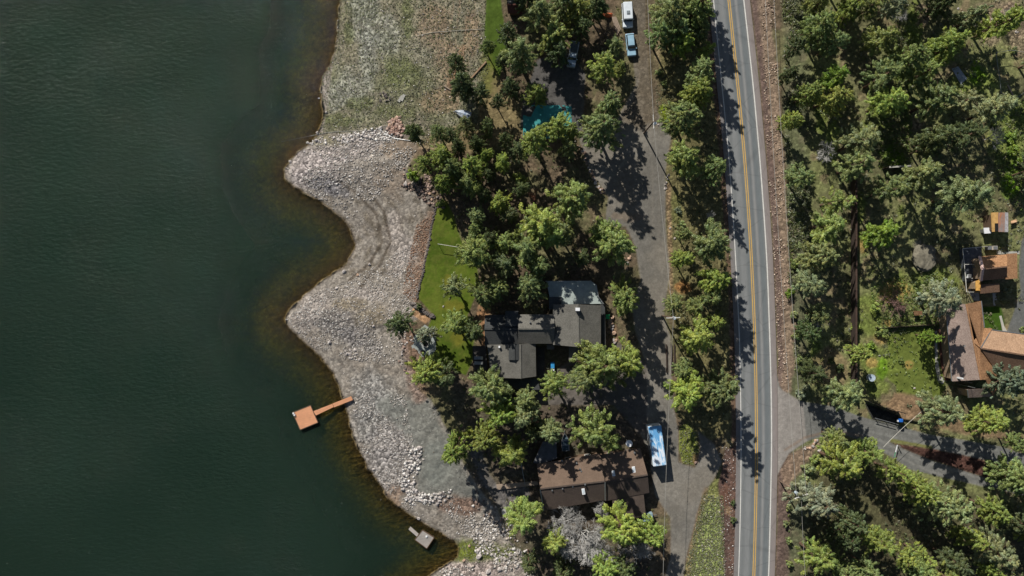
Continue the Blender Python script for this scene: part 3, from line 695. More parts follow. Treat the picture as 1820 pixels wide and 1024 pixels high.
TREES = """810 109 19 D;821 156 25 D;854 168 22 D;866 82 14 G;958 24 32 G;988 58 32 B .75;927 95 35 G;903 58 24 D;993 98 24 D;1029 14 28 Y .75;1064 10 24 D .7;1092 80 20 G .7;1075 120 30 Y;1102 123 14 B;955 167 22 Y;1086 182 25 G;1075 230 35 G;990 226 26 Y;950 247 32 Y;1017 232 18 B
826 227 20 G;866 229 16 G;738 235 18 D;778 233 17 G;862 275 15 Y;790 274 20 Y;1013 262 18 G;911 153 20 D;884 180 14 D;895 110 16 D;1035 50 20 D;940 0 24 D;1000 -5 26 G
1188 20 36 G;1232 14 36 B;1172 63 25 G;1198 60 28 G;1217 78 21 Y;1240 60 22 G;1256 86 15 Y;1245 131 28 G;1237 163 28 Y;1220 212 34 G;1218 282 32 B;1272 296 25 G;1264 428 40 G;1212 460 20 Y;1267 499 27 Y;1264 530 20 G;1201 543 22 G;1236 546 18 G;1238 594 36 Y;1275 572 19 Y;1217 661 22 G;1219 696 34 Y;1278 696 32 G;1214 415 14 G;
1510 11 25 Y;1545 10 26 B;1455 8 25 B;1455 44 36 B;1483 76 27 G;1568 64 33 B;1589 14 20 S;1682 6 22 D;1688 68 28 Y;1677 89 34 Y;1609 102 34 B;1573 133 34 G;1644 128 28 B;1486 139 25 V;1779 42 34 Y;1729 32 27 P;1436 166 24 B;1477 174 31 Y;1580 180 34 Y;1666 178 38 G;1715 174 30 P;1770 193 34 P;1529 251 38 P;1406 214 22 Y;1417 82 20 D;1405 130 16 D
1428 312 30 G;1524 296 38 G;1639 308 38 G;1584 338 34 G;1715 346 46 P;1488 356 29 B;1475 400 36 B;1568 412 34 V;1450 456 34 G;1447 504 35 P;1442 588 26 D;1446 664 27 D;1532 627 21 Y;1502 698 38 P;1797 682 32 S;1755 749 32 Y;1680 731 38 P;1682 532 42 S;1655 598 15 V;1666 246 34 D;1720 240 30 D;1652 262 24 G;1460 560 24 G;
1488 780 23 G;1497 824 42 Y;1543 805 28 B;1588 838 28 Y;1633 868 30 Y;1680 904 38 P;1453 888 42 S;1562 964 30 Y;1611 990 24 Y;1638 986 20 Y;1456 998 40 Y;1543 1012 26 G;1729 957 26 Y;1767 909 27 Y;1770 984 38 P;1803 842 38 G;1762 1016 24 Y;1520 930 28 D;1700 1000 28 D;1640 1020 30 G;1500 960 24 D;1815 930 30 D;1815 790 22 G;1500 1015 26 G;1690 1030 30 B
805 303 22 G;843 301 27 Y;794 323 20 Y;893 290 17 Y;783 281 26 Y;756 292 21 Y;815 262 16 D;846 338 17 B;889 356 20 Y;862 345 15 D;830 325 20 G;926 335 15 D;1010 355 42 B;950 396 42 Y;977 412 32 B;936 441 31 G;895 431 23 B;848 385 17 G;843 404 16 G;849 445 35 B;1001 418 24 G;1068 410 26 B;1090 432 40 B;854 518 27 G;887 514 21 G;944 515 32 G;1108 524 30 B;805 509 25 P;808 578 28 B;836 586 24 D;985 688 30 B;1077 650 46 B;1110 637 34 Y;1040 673 30 G;870 688 36 G
712 575 28 D;754 661 32 Y;787 664 27 D;760 594 19 S;933 715 22 G;810 793 28 Y;857 780 28 Y;911 804 32 Y;885 737 30 Y;930 737 28 P;981 767 24 P;1048 762 42 B;1086 786 22 B;928 922 36 B;988 960 24 Y;1103 936 38 Y;1163 952 26 Y;1073 1004 26 Y;870 420 18 D;900 470 26 D;960 470 22 G;1035 455 18 D;870 310 14 D;920 270 20 D;905 385 18 D;900 250 16 D;800 240 14 D;845 255 16 D;1110 1010 24 D;1000 1015 24 D;940 1000 20 D;895 700 18 D;950 770 18 D;1060 20 20 D"""
for s_ in TREES.replace('\n', ';').split(';'):
    a = s_.split()
    if not a: continue
    tree(float(a[0]), float(a[1]), float(a[2]), a[3], hs=float(a[4]) if len(a) > 4 else 1.0)
# trees just beyond the picture that throw their shade into it
for (u, v, r, tn) in [(905,-45,30,'G'),(1190,-50,34,'G'),(1245,-45,30,'B'),(1440,-50,32,'G'),(1500,-55,34,'B'),(1560,-50,30,'G'),(1620,-45,26,'D'),(1660,-60,34,'G'),(1690,-40,22,'D'),(1855,300,34,'D'),(1860,100,30,'G'),(1855,880,34,'G'),(1860,960,30,'B'),(1240,1070,26,'G'),(1040,1075,30,'D'),(960,1060,26,'D'),(1450,1070,34,'B'),(1600,1080,32,'G'),(1740,1080,32,'G')]:
    tree(u, v, r, tn)
for (u, v, r, tn, h_) in [(737,314,13,'V',1.2),(925,318,12,'Y',1),(785,362,9,'B',1.2),(745,545,6,'D',1),(1655,598,10,'V',1),(1565,590,12,'B',.8),(1490,655,9,'D',1),(1475,640,7,'D',1),(1413,595,8,'G',1),(1418,640,8,'G',1),(1408,560,8,'P',1),(1420,700,9,'S',1),(1430,690,8,'S',1),(1410,470,9,'B',1),(1402,520,9,'V',1),(1436,832,12,'P',1),(1428,850,9,'P',1),(1446,815,10,'B',1),
  (1302,893,5,'D',.8),(1302,924,6,'D',.8),(1400,900,7,'P',1),(1395,930,6,'P',1),(1400,960,7,'G',1),(1402,1000,7,'G',1),(1545,250,10,'Y',1),(1790,245,12,'V',.8),(1795,270,12,'V',.8),(1812,290,12,'V',.8),(1760,215,12,'B',.8),(1545,615,9,'V',.8),(1520,580,10,'Y',.8),(1552,548,12,'Y',.8),(1600,640,7,'B',.6),(880,620,7,'D',1),(1170,130,7,'G',.8),(1180,150,6,'G',.8),(1205,375,7,'S',.7),(1212,400,8,'G',.7),(1785,517,7,'S',1),(1815,585,6,'G',1),(1218,640,8,'P',.8),(1800,90,7,'G',.7)]:
    shrub(u, v, r, tn, h_)
# leafless deciduous trees
def bare(u, v, r, m, ht=9.0, nm='grey', seed=3, crown_lab='leafless tree'):
    tb, tw = bare_proto(seed, lv=5 if r > 28 else 4); rm = r * S; zc = ht * .6; kk = 1 - zc / H
    x, y = (u - 910) * S * kk, (512 - v) * S * kk
    z = float(height(np.array([910 + x / S]), np.array([512 - y / S]))[0])
    t = thing('bare_tree', None, 'tree', (x, y, z - .1), RNG.random() * 6); t['group'] = 'leafless trees and bushes'
    a = tb.build('trunk', m, t, local=True); b_ = tw.build('twigs', m, t, local=True)
    vv = np.array(tw.v); q = np.percentile(np.hypot(vv[:, 0], vv[:, 1]), 92); t.scale = (rm * kk / q,) * 2 + (ht / vv[:, 2].max(),)
    later(t, f"{nm} {crown_lab}", u, v)
PURP = mat('purple_twigs', (124, 98, 92), .95, scale=4, var=.2)
bare(1034, 950, 48, DEADM, 9, 'spreading pale grey', 5); bare(1005, 935, 34, DEADM, 8, 'thin pale grey', 6); bare(1127, 992, 30, DEADM, 7, 'brownish grey', 7); bare(1060, 975, 30, DEADM, 7, 'ragged pale grey', 8)
bare(1072, 905, 16, DEADM, 5, 'little pale grey', 18)
bare(1590, 538, 25, PURP, 5, 'purplish brown', 9); bare(1765, 243, 20, DEADM, 5, 'dead whitish', 10); bare(1470, 268, 18, DEADM, 5, 'dead bluish white', 11); bare(1345 + 113, 575, 14, DEADM, 4, 'small dead grey', 12)
bare(1600, 20, 16, DEADM, 5, 'dead silvery', 13); bare(1262, 385, 10, DEADM, 4, 'thin dead grey', 14); bare(944, 346, 14, mat('rust_twigs', (140, 100, 80), .95, scale=4), 3, 'reddish brown', 15); bare(1790, 30, 20, DEADM, 4, 'sprawling dead', 16)
bare(1075, 60, 20, mat('brown_twigs', (120, 104, 94), .95, scale=4), 4, 'brownish', 17)

# ------------------------------------------------------------------ ground cover (stuff)
def region_pts(poly, n, rs):
    us = [p[0] for p in poly]; vs = [p[1] for p in poly]
    u = rs.uniform(min(us), max(us), n * 3); v = rs.uniform(min(vs), max(vs), n * 3)
    k_ = sdist(u, v, poly) > 0; return u[k_][:n], v[k_][:n]
def to_world(u, v, dz=0.0):
    z = height(u, v) + dz; kk = S * (1 - z / H); return np.stack([(u - 910) * kk, (512 - v) * kk, z], -1)
def cover(name, polys, tones, rad, per, leaf, m, label_kind='stuff', seed=50, flat=.7, clumpy=None):
    rs = np.random.default_rng(seed); P_ = []; Nn = []; Sz = []; Cc = []
    for poly, n in polys:
        u, v = region_pts(poly, n, rs)
        if clumpy:
            kp = fbm(u, v, clumpy, seed % 40) > .46 + .1 * rs.random(len(u)); u = u[kp]; v = v[kp]
        bad = np.maximum.reduce([sdist(u, v, q) for q in (DRIVE, SIDER, COURT)]) > -2; u = u[~bad]; v = v[~bad]
        c = to_world(u, v, .02); r = rad * (.4 + .9 * rs.random(len(u)) ** 1.5)
        p, nr, sz, cl = clumps(rs, c + np.array([0, 0, 1]) * (r * .25)[:, None], r, per, leaf, flat)
        tn = np.array(tones)[rs.integers(len(tones), size=len(u))]
        P_.append(p); Nn.append(nr); Sz.append(sz); Cc.append(cl * np.repeat(tn, per, axis=0))
    me = leafmesh(name, np.concatenate(P_), np.concatenate(Nn), np.concatenate(Sz), np.concatenate(Cc), m, rs)
    return tag(link(me, name), kind='stuff')
EASTP = [(1392,-60),(1900,-60),(1900,1080),(1398,1080),(1400,850),(1480,780),(1620,840),(1900,890),(1900,780),(1540,715),(1440,690),(1418,640),(1408,400),(1396,200)]
EMB = [(1390,-60),(1425,-60),(1440,300),(1440,640),(1412,660),(1402,500),(1398,300)]
VERGE = [(1178,-60),(1255,-60),(1290,300),(1306,600),(1306,750),(1210,740),(1200,560),(1196,430),(1194,330),(1200,245),(1178,180),(1172,60)]
WOODP = [(885,-60),(1120,-60),(1110,200),(1030,250),(1060,350),(1110,420),(1120,600),(1090,700),(960,740),(840,680),(850,560),(850,480),(800,360),(740,300),(790,250),(900,250),(900,100)]
SOUTH = [(790,660),(900,700),(960,740),(1090,720),(1150,780),(1170,900),(1190,1060),(960,1060),(890,905),(840,820)]
cover('scrub', [(EASTP, 7000), (EMB, 3800)], [(.13,.15,.06), (.17,.18,.10), (.10,.12,.05), (.20,.19,.13), (.15,.18,.05)], .55, 14, .17, BUSHM, seed=51, clumpy=40)
cover('undergrowth', [(VERGE, 1100), (WOODP, 1500), (SOUTH, 900)], [(.13,.14,.06), (.10,.10,.05), (.17,.16,.09), (.15,.17,.05)], .45, 12, .16, BUSHM, seed=52, clumpy=30)
cover('weeds', [(MEADOW, 11000), ([(1222,880),(1286,880),(1290,1060),(1220,1060)], 3200), (ISLAND, 260), ([(1165,150),(1188,150),(1186,245),(1166,240)], 160), ([(820,962),(905,965),(945,985),(900,1000),(825,1000)], 300)],
      [(.22,.22,.13), (.17,.19,.09), (.26,.25,.18), (.19,.21,.09)], .15, 7, .11, BUSHM, seed=53, flat=.5)
cover('tall_grass', [(LAWN3, 120), ([(1545,500),(1680,480),(1690,580),(1560,600)], 900), ([(1560,180),(1620,180),(1620,300),(1560,300)], 500), ([(1760,180),(1840,180),(1840,400),(1770,330)], 700), ([(1590,20),(1640,20),(1640,160),(1590,160)], 500)],
      [(.16,.22,.05), (.20,.24,.08), (.12,.18,.03)], .35, 10, .15, BUSHM, seed=54, flat=.6)

# ------------------------------------------------------------------ stones
def stone_mat(name, c1, c2):
    m = mat(name, c1, .92, scale=2.4, col2=c2, bump=.5); return m
RK_PALE = stone_mat('pale_stone', (150, 142, 138), (196, 188, 182)); RK_RED = stone_mat('red_stone', (120, 98, 88), (164, 142, 130)); RK_DARK = stone_mat('dark_stone', (70, 66, 64), (110, 102, 98)); RK_TAN = stone_mat('tan_stone', (150, 124, 104), (200, 170, 148))
import bmesh
rock_me = {}
def rock_proto(m, i):
    if (m.name, i) in rock_me: return rock_me[(m.name, i)]
    bm_ = bmesh.new(); bmesh.ops.create_icosphere(bm_, subdivisions=2, radius=1); rs = np.random.default_rng(i + 100)
    pl = rs.normal(size=(9, 3)); pl /= np.linalg.norm(pl, axis=1, keepdims=True); dd = .55 + .35 * rs.random(9)
    for v in bm_.verts:
        c = np.array(v.co)
        for q, d in zip(pl, dd):
            t = c @ q
            if t > d: c = c - q * (t - d)
        c *= 1 + rs.normal() * .03; v.co = c * np.array([1, .8, .62])
    me = bpy.data.meshes.new('boulder'); bm_.to_mesh(me); bm_.free(); me.materials.append(m); rock_me[(m.name, i)] = me
    return me
def boulder(u, v, r, m, label=None, group=None):
    p = G(u, v); o = link(rock_proto(m, int(RNG.integers(6))), 'boulder'); s_ = r * S
    o.location = (p.x, p.y, p.z + s_ * .22); o.rotation_euler = (RNG.normal() * .2, RNG.normal() * .2, RNG.random() * 6.3)
    o.scale = (s_ * (.9 + .3 * RNG.random()), s_ * (.9 + .3 * RNG.random()), s_ * (.8 + .4 * RNG.random()))
    tag(o, label, 'boulder', group); return o
def rocks_along(line, n, r0, r1, jit, ms, label, group):
    a = np.array(line, float); L_ = np.r_[0, np.cumsum(np.hypot(*np.diff(a, axis=0).T))]
    for i in range(n):
        t = L_[-1] * (i + .5 + RNG.normal() * .2) / n; u = np.interp(t, L_, a[:, 0]); v = np.interp(t, L_, a[:, 1])
        boulder(u + RNG.normal() * jit, v + RNG.normal() * jit, r0 + (r1 - r0) * RNG.random() ** 2, ms[RNG.integers(len(ms))], label, group)
rocks_along([(1022,258),(1040,275),(1046,300),(1058,325),(1072,345)], 42, 1.8, 4.2, 2.2, [RK_PALE, RK_TAN, RK_RED], "pale boulder in the diagonal row left of the drive's upper bend", 'boulders in the row beside the upper drive')
rocks_along([(1086,562),(1090,590),(1092,618)], 12, 4, 6.5, 2, [RK_TAN, RK_PALE], "big flat-topped pinkish boulder in the line right of the green bin", 'boulders lining the bed east of the grey house')
rocks_along([(1190,308),(1184,322),(1181,340)], 16, 1.5, 2.6, 1.2, [RK_PALE, RK_DARK], "small grey stone edging the drive below the round pine", 'stones edging the drive')
rocks_along([(690,222),(712,232),(705,218),(695,228)], 26, 2.5, 5.5, 5, [RK_RED, RK_RED, RK_TAN], "reddish boulder in the rock pile at the meadow's lower edge", 'reddish boulders of the meadow pile')
rocks_along([(600,250),(640,242),(665,236),(680,228)], 26, 1.8, 4.2, 3, [RK_PALE], "whitish boulder strung along the meadow's lower edge", 'whitish boulders below the meadow')
rocks_along([(745,800),(728,820),(722,850),(735,880),(770,893),(800,878)], 62, 1.8, 4.6, 4.5, [RK_PALE, RK_PALE, RK_DARK], "grey rubble boulder in the curved ridge on the lower beach", 'rubble boulders of the curved beach ridge')
rocks_along([(678,165),(690,172),(684,178)], 8, 2.5, 5, 3, [RK_DARK], "dark boulder in the small cluster on the meadow", 'dark boulders clustered on the meadow')
rocks_along([(735,598),(714,622),(716,650),(724,668)], 26, 1.6, 3.2, 3, [RK_PALE, RK_DARK, RK_RED], "small rock in the line left of the stone patio", 'rocks left of the stone patio')
rocks_along([(610,625),(625,632),(640,640)], 22, 1.4, 3, 4, [RK_PALE], "pale cobble in the patch on the middle beach", 'cobbles in the middle beach patch')
rocks_along([(722,300),(718,322),(735,332),(770,355),(775,330)], 22, 2, 4.4, 4, [RK_RED, RK_TAN, RK_DARK], "brownish rock below the vivid green shrub at the beach top", 'rocks around the vivid green shrub')
rocks_along([(1430,800),(1440,790),(1452,780)], 12, 1.8, 4, 3, [RK_TAN, RK_PALE], "tan rock at the corner below the side road mouth", 'rocks at the side road corner')
rocks_along([(840,890),(880,920),(905,950),(935,985)], 30, 2, 4.2, 7, [RK_PALE, RK_DARK, RK_RED], "grey rock on the shaded bank at the beach's lower right end", 'rocks on the lower bank')
rocks_along([(800,770),(835,850),(865,895)], 24, 1.5, 3, 4, [RK_DARK], "dark rock on the bank between beach and shaded track", 'dark rocks on the shaded bank')
rocks_along([(1110,470),(1118,455),(1108,480)], 8, 2, 4, 4, [RK_TAN, RK_PALE], "rock under the pines left of the middle drive", 'rocks under the pines by the middle drive')
rocks_along([(1690,20),(1730,40),(1790,20),(1810,60)], 20, 1.6, 4, 10, [RK_TAN, RK_PALE], "pale rock on the stony slope at the top right corner", 'rocks on the top right slope')
for (u, v, r, m, lb) in [(564,236,3.4,RK_PALE,"upper of two white boulders at the waterline below the meadow"),(563,250,4.4,RK_PALE,"larger white boulder at the waterline below the meadow"),(547,254,3.6,RK_PALE,"pale boulder standing in the shallows left of the white ones"),(516,287,3.2,RK_PALE,"white boulder at the tip of the upper gravel point"),
    (580,200,3,RK_PALE,"lone pale boulder on the shore left of the meadow"),(567,175,2.2,RK_PALE,"small pale rock in the shallows by the meadow"),(612,483,4,RK_PALE,"round pale boulder on the smooth sand of the middle beach"),(657,470,3.4,RK_PALE,"squarish white boulder on the middle beach"),(636,489,3.4,RK_TAN,"tan angular boulder on the middle beach"),
    (598,512,3,RK_PALE,"small white boulder above the lower gravel point"),(586,608,4,RK_PALE,"oval white boulder on the lower gravel point"),(631,622,3.6,RK_PALE,"white boulder at the top of the cobble patch"),(664,580,3,RK_PALE,"lone white rock in the middle of the lower point"),(664,834,2.6,RK_PALE,"tiny white boulder on the lower shoreline"),(677,888,2.0,RK_PALE,"small rock in the water off the lower beach"),(744,921,3.4,RK_PALE,"pale boulder at the water's edge above the small dock"),
    (721,327,6,RK_PALE,"big white boulder left of the vivid green shrub"),(745,796,4.4,RK_PALE,"white block at the top of the curved rubble ridge"),(850,978,5.5,RK_PALE,"upper pale boulder on the grassy spit"),(852,989,6,RK_PALE,"lower pale boulder on the grassy spit"),(834,970,3,RK_TAN,"small tan rock on the grassy spit"),(825,996,3,RK_TAN,"tan rock at the left end of the grassy spit"),(868,1015,6,RK_PALE,"big grey boulder on the bottom gravel"),(888,1012,5.5,RK_PALE,"pale boulder near the bottom edge gravel"),
    (1170,222,2,RK_PALE,"white stone at the foot of the verge grass"),(1199,424,2.4,RK_PALE,"white stone beside the middle drive"),(1191,406,2,RK_PALE,"smaller white stone beside the middle drive"),(1286,826,3,RK_TAN,"tan boulder on the red verge by the highway"),(1303,869,2.2,RK_PALE,"white rock on the red verge by the highway"),(1237,822,3.4,RK_RED,"reddish rock at the foot of the grassy island"),(1456,801,5,RK_PALE,"big pale boulder at the side road corner"),(788,545,2,RK_PALE,"white stone on the long lawn"),
    (1352,81,1.6,RK_TAN,"upper tan stone on the right highway shoulder"),(1362,156,1.8,RK_DARK,"dark stone on the right highway shoulder"),(1358,143,1.8,RK_TAN,"second tan stone on the right highway shoulder"),(1625,690,2,RK_PALE,"white stone below the tan house's lawn")]:
    boulder(u, v, r, m, lb)
# boulder mound in the east woods
_o = boulder(1640, 458, 23, stone_mat('mound', (96, 92, 80), (132, 126, 110)), "big grey-brown rock mound beside the tall fence's grassy slope")
_bm = bmesh.new(); bmesh.ops.create_icosphere(_bm, subdivisions=5, radius=1); _rs = np.random.default_rng(5)
for _v in _bm.verts:
    _c = np.array(_v.co); _a = fbm(_c[0] * 50 + 200, _c[1] * 50 + 200, 30, 3, 5) + .3 * float(vn(_c[2] * 20 + 50, _c[0] * 20 + 50, 4, 7)); _v.co = _c * (.75 + .5 * _a) * np.array([.9, 1.0, .22])
_me = bpy.data.meshes.new('rock_mound'); _bm.to_mesh(_me); _bm.free(); _me.materials.append(_o.data.materials[0]); _o.data = _me; _o.name = 'rock_mound'; _o.rotation_euler = (0, 0, 0)
def pebbles(name, parts, seed):
    rs = np.random.default_rng(seed)
    base = np.array([[1,0,0],[-1,0,0],[0,1,0],[0,-1,0],[0,0,1],[0,0,-1]], float); F = np.array([[0,2,4],[2,1,4],[1,3,4],[3,0,4],[2,0,5],[1,2,5],[3,1,5],[0,3,5]])
    VV_ = []; FF = []; CC = []; off = 0
    for poly, n, smin, smax, pal in parts:
        u, v = region_pts(poly, n, rs); kp = sdist(u, v, LANDBIG) > -7; u = u[kp]; v = v[kp]; dens = fbm(u, v, 30, 61); kp = rs.random(len(u)) < ss(.3, .6, dens); u = u[kp]; v = v[kp]; N_ = len(u)
        bad = np.maximum.reduce([sdist(u, v, q) for q in (DRIVE, SIDER)]) > -1; u = u[~bad]; v = v[~bad]; N_ = len(u)
        c = to_world(u, v, .0); s_ = smin + (smax - smin) * rs.random(N_) ** 3.5
        vv = base[None] * (s_[:, None, None] * (.65 + .6 * rs.random((N_, 6, 3)))) * np.array([1, 1, .6])
        a = rs.random(N_) * 6.28; ca, sa = np.cos(a)[:, None], np.sin(a)[:, None]
        x = vv[..., 0] * ca - vv[..., 1] * sa; y = vv[..., 0] * sa + vv[..., 1] * ca
        vv = np.stack([x, y, vv[..., 2]], -1) + c[:, None] + np.array([0, 0, 1]) * (s_ * .25)[:, None, None]
        pc = np.array([lin(q) for q in pal])[rs.integers(len(pal), size=N_)] * (.7 + .55 * rs.random((N_, 1)))
        VV_.append(vv.reshape(-1, 3)); FF.append((F[None] + (np.arange(N_) * 6)[:, None, None] + off).reshape(-1, 3)); CC.append(np.repeat(pc, 6, axis=0)); off += N_ * 6
    me = mesh_np(name, np.concatenate(VV_), np.concatenate(FF), GRAVM, col=np.concatenate(CC)); return tag(link(me, name), kind='stuff')
GRAVM, _t, _b = newmat('loose_gravel'); _b.inputs['Roughness'].default_value = .9; _b.inputs['Specular IOR Level'].default_value = .2
_a = _t.nodes.new('ShaderNodeAttribute'); _a.attribute_name = 'Col'; _t.links.new(_a.outputs['Color'], _b.inputs['Base Color'])
PALE = [(164,158,151),(180,175,170),(150,144,137),(132,127,120),(158,149,140),(200,196,191)]
PT1 = [(505,302),(560,245),(640,236),(700,236),(740,270),(700,320),(660,360),(620,390),(560,350)]
PT2 = [(507,568),(560,520),(620,500),(720,440),(745,520),(720,600),(700,650),(620,640),(560,620)]
PT3 = [(625,700),(720,700),(735,790),(740,900),(820,880),(880,920),(930,985),(850,960),(780,940),(700,890),(640,800)]
pebbles('beach_stones', [(PT1, 10000, .05, .24, PALE), (PT2, 11000, .05, .22, PALE), (PT3, 12000, .05, .22, PALE), (BEACH, 5000, .05, .13, PALE + [(120,104,92)]), (MEADOW, 3500, .06, .2, PALE), ([(830,890),(905,905),(950,1060),(762,1060),(780,1010),(850,1005)], 4500, .08, .4, PALE)], 71)
pebbles('roadside_stones', [([(1350,-60),(1375,-60),(1392,300),(1400,500),(1402,690),(1385,680),(1375,480),(1362,250)], 3800, .06, .24, [(170,150,132),(150,132,114),(186,170,154),(128,108,96)]), ([(1280,790),(1312,770),(1308,1060),(1225,1060),(1250,880)], 900, .06, .2, PALE), ([(740,400),(770,380),(755,450),(740,540),(715,520)], 2200, .06, .22, [(138,112,94),(116,92,78),(150,122,102)])], 72)
RIDGE = [(733,795),(750,796),(746,830),(735,868),(760,880),(800,868),(806,880),(770,905),(728,898),(712,870),(716,830)]
pebbles('rubble', [(RIDGE, 1300, .08, .5, [(190,186,180),(168,162,158),(150,144,138),(206,202,198)]), ([(560,252),(600,242),(640,232),(688,226),(720,240),(700,250),(640,248),(590,258)], 520, .08, .42, [(196,192,186),(176,168,162),(206,202,198)]), ([(680,215),(705,208),(722,225),(715,245),(692,238)], 300, .12, .6, [(144,118,106),(162,134,122),(120,94,84),(180,158,146)]), ([(728,290),(745,300),(790,330),(790,370),(765,368),(735,345),(712,330)], 500, .12, .5, [(120,104,96),(96,84,78),(150,130,118)]), ([(890,935),(945,990),(960,1060),(880,1060),(850,1005)], 700, .1, .5, PALE)], 73)

# ------------------------------------------------------------------ buildings
ROOF_G = mat('grey_shingle', (100, 98, 92), .95, scale=5, var=.26, bump=.3, stretch=(1, 1, 1))
ROOF_G2 = mat('dark_shingle', (66, 68, 68), .95, scale=5, var=.25)
ROOF_B = mat('brown_shingle', (108, 91, 78), .95, scale=6, var=.2, bump=.3)
ROOF_B_SHADED = mat('shaded_brown_shingle', (86, 75, 68), .95, scale=6, var=.2, bump=.3)  # brown shingle with shade in its colour, for slopes turned from the sun
SHAKE = mat('tan_shake', (142, 112, 88), .95, scale=5, col2=(184, 152, 124), bump=.6)
SHAKE_O = mat('orange_shake', (128, 92, 64), .95, scale=4, col2=(174, 134, 98), bump=.6)
SHAKE_W = mat('weathered_shake', (124, 106, 98), .95, scale=5, col2=(158, 142, 132), bump=.5)
SHAKE_SHADED = mat('shaded_shake', (100, 76, 60), .95, scale=5, col2=(132, 106, 86), bump=.5)  # darker copy of the shakes: shade painted in for the far slopes
WOODW = mat('wood_wall', (96, 78, 62), .9, scale=3, var=.2, stretch=(6, 6, .4)); GREYW = mat('grey_wall', (92, 90, 84), .9, scale=3, stretch=(6, 6, .4)); TANW = mat('tan_wall', (150, 130, 108), .9)
GLASS = mat('window_glass', (40, 50, 58), .08, spec=.8, var=.1); FRAME = mat('white_trim', (200, 198, 190), .7, var=.08)
METAL = mat('grey_metal', (150, 152, 152), .45, .6, var=.1); DECK = mat('dark_deck', (70, 66, 64), .9, scale=2, var=.25, stretch=(.5, 8, 1))
PALEDECK = mat('pale_deck', (158, 168, 164), .6, scale=.8, var=.16); WHITE = mat('white_paint', (222, 224, 226), .5, var=.06); CONC = mat('concrete', (168, 166, 158), .9, var=.12)
BLACK = mat('black_rubber', (26, 26, 27), .8, var=.1); DARKP = mat('dark_plank', (62, 52, 46), .95, scale=3, var=.3, stretch=(6, 6, .5))
PLANK = mat('aged_plank', (150, 134, 118), .9, scale=3, var=.2, stretch=(1, 8, 1)); ORANGEW = mat('cedar_deck', (200, 144, 108), .85, scale=2, var=.13, stretch=(.6, 5, 1))
def inset(pts, d):
    c = sum((Vector(p) for p in pts), Vector()) / len(pts); out = []
    for p in pts:
        v = Vector(p) - c; L_ = max(v.length, .01); out.append(c + v * max(.1, (L_ - d * 1.3) / L_))
    return out
def windows(h, pts, z0, m=FRAME, step=3.6, skip=()):
    """windows along the walls of a footprint (world points, ground at z0)"""
    n = len(pts)
    for i in range(n):
        if i in skip: continue
        a, b = Vector(pts[i]), Vector(pts[(i + 1) % n]); a.z = b.z = 0; L_ = (b - a).length
        if L_ < 2.5: continue
        d = (b - a) / L_; nrm = Vector((d.y, -d.x, 0)); c = (Vector(pts[0]) + Vector(pts[2])) / 2; c.z = 0
        if nrm.dot((a + b) / 2 - c) < 0: nrm = -nrm
        for k_ in range(int(L_ // step) or 1):
            q = a + d * L_ * (k_ + .5) / (int(L_ // step) or 1) + nrm * .03
            f = MB(); 
            for s0, s1, zz0, zz1 in ((-.62, .62, .9, .98), (-.62, .62, 2.02, 2.1), (-.62, -.54, .98, 2.02), (.54, .62, .98, 2.02)):
                p0 = q + d * s0; p1 = q + d * s1
                f.slab([(p0.x, p0.y, z0 + zz1), (p1.x, p1.y, z0 + zz1), (p1.x + nrm.x * .06, p1.y + nrm.y * .06, z0 + zz1), (p0.x + nrm.x * .06, p0.y + nrm.y * .06, z0 + zz1)], zz1 - zz0)
            fo = f.build('window', m, h); g = MB(); p0 = q - d * .54; p1 = q + d * .54
            g.slab([(p0.x, p0.y, z0 + 2.02), (p1.x, p1.y, z0 + 2.02), (p1.x + nrm.x * .02, p1.y + nrm.y * .02, z0 + 2.02), (p0.x + nrm.x * .02, p0.y + nrm.y * .02, z0 + 2.02)], 1.04)
            ob = g.build('pane', GLASS, h); off = wloc(fo); ob.parent = fo
def gable(h, cor, rid_, ze, zr, m1, m2, mw, z0=-.1, th=.18, win=True, wname='wall', skip=(), ins=.45, name='roof'):
    """cor = a0,a1 (eave 1), b1,b0 (eave 2) in map units; rid_ = r0,r1"""
    a0, a1, b1, b0 = [P(*c, ze) for c in cor]; r0, r1 = [P(*c, zr) for c in rid_]
    o1 = MB().slab([a0, a1, r1, r0], th).build(name, m1, h); o2 = MB().slab([r0, r1, b1, b0], th).build(name, m2, h)
    d = (r1 - r0).normalized(); MB().bar(r0 - d * .02 + Vector((0, 0, .03)), r1 + d * .02 + Vector((0, 0, .03)), .28, .08).build('ridge_cap', m2, h)
    w4 = inset([a0, a1, b1, b0], ins); n = MB(); zt = ze - .02
    top = [Vector((p.x, p.y, zt - th)) for p in w4]; bot = [Vector((p.x, p.y, z0)) for p in w4]
    rr0, rr1 = r0 + d * ins, r1 - d * ins; rr0 = Vector((rr0.x, rr0.y, zr - th - .12)); rr1 = Vector((rr1.x, rr1.y, zr - th - .12))
    n.poly([bot[0], bot[1], top[1], top[0]]); n.poly([bot[1], bot[2], top[2], rr1, top[1]]); n.poly([bot[2], bot[3], top[3], top[2]]); n.poly([bot[3], bot[0], top[0], rr0, top[3]])
    n.build(wname, mw, h)
    if win: windows(h, w4, 0 if z0 < 0 else z0, skip=skip)
    return o1, o2
def flat(h, pts, z, m, th=.2, mw=None, name='roof', ins=.3, z0=-.1, zs=None):
    q = [P(u, v, z if zs is None else zs[i]) for i, (u, v) in enumerate(pts)]
    o = MB().slab(q, th).build(name, m, h)
    if mw:
        w4 = inset(q, ins); b = MB(); k_ = len(w4)
        for i in range(k_):
            j = (i + 1) % k_; b.poly([(w4[i].x, w4[i].y, z0), (w4[j].x, w4[j].y, z0), (w4[j].x, w4[j].y, q[j].z - th + .01), (w4[i].x, w4[i].y, q[i].z - th + .01)])
        b.build('wall', mw, h)
    return o
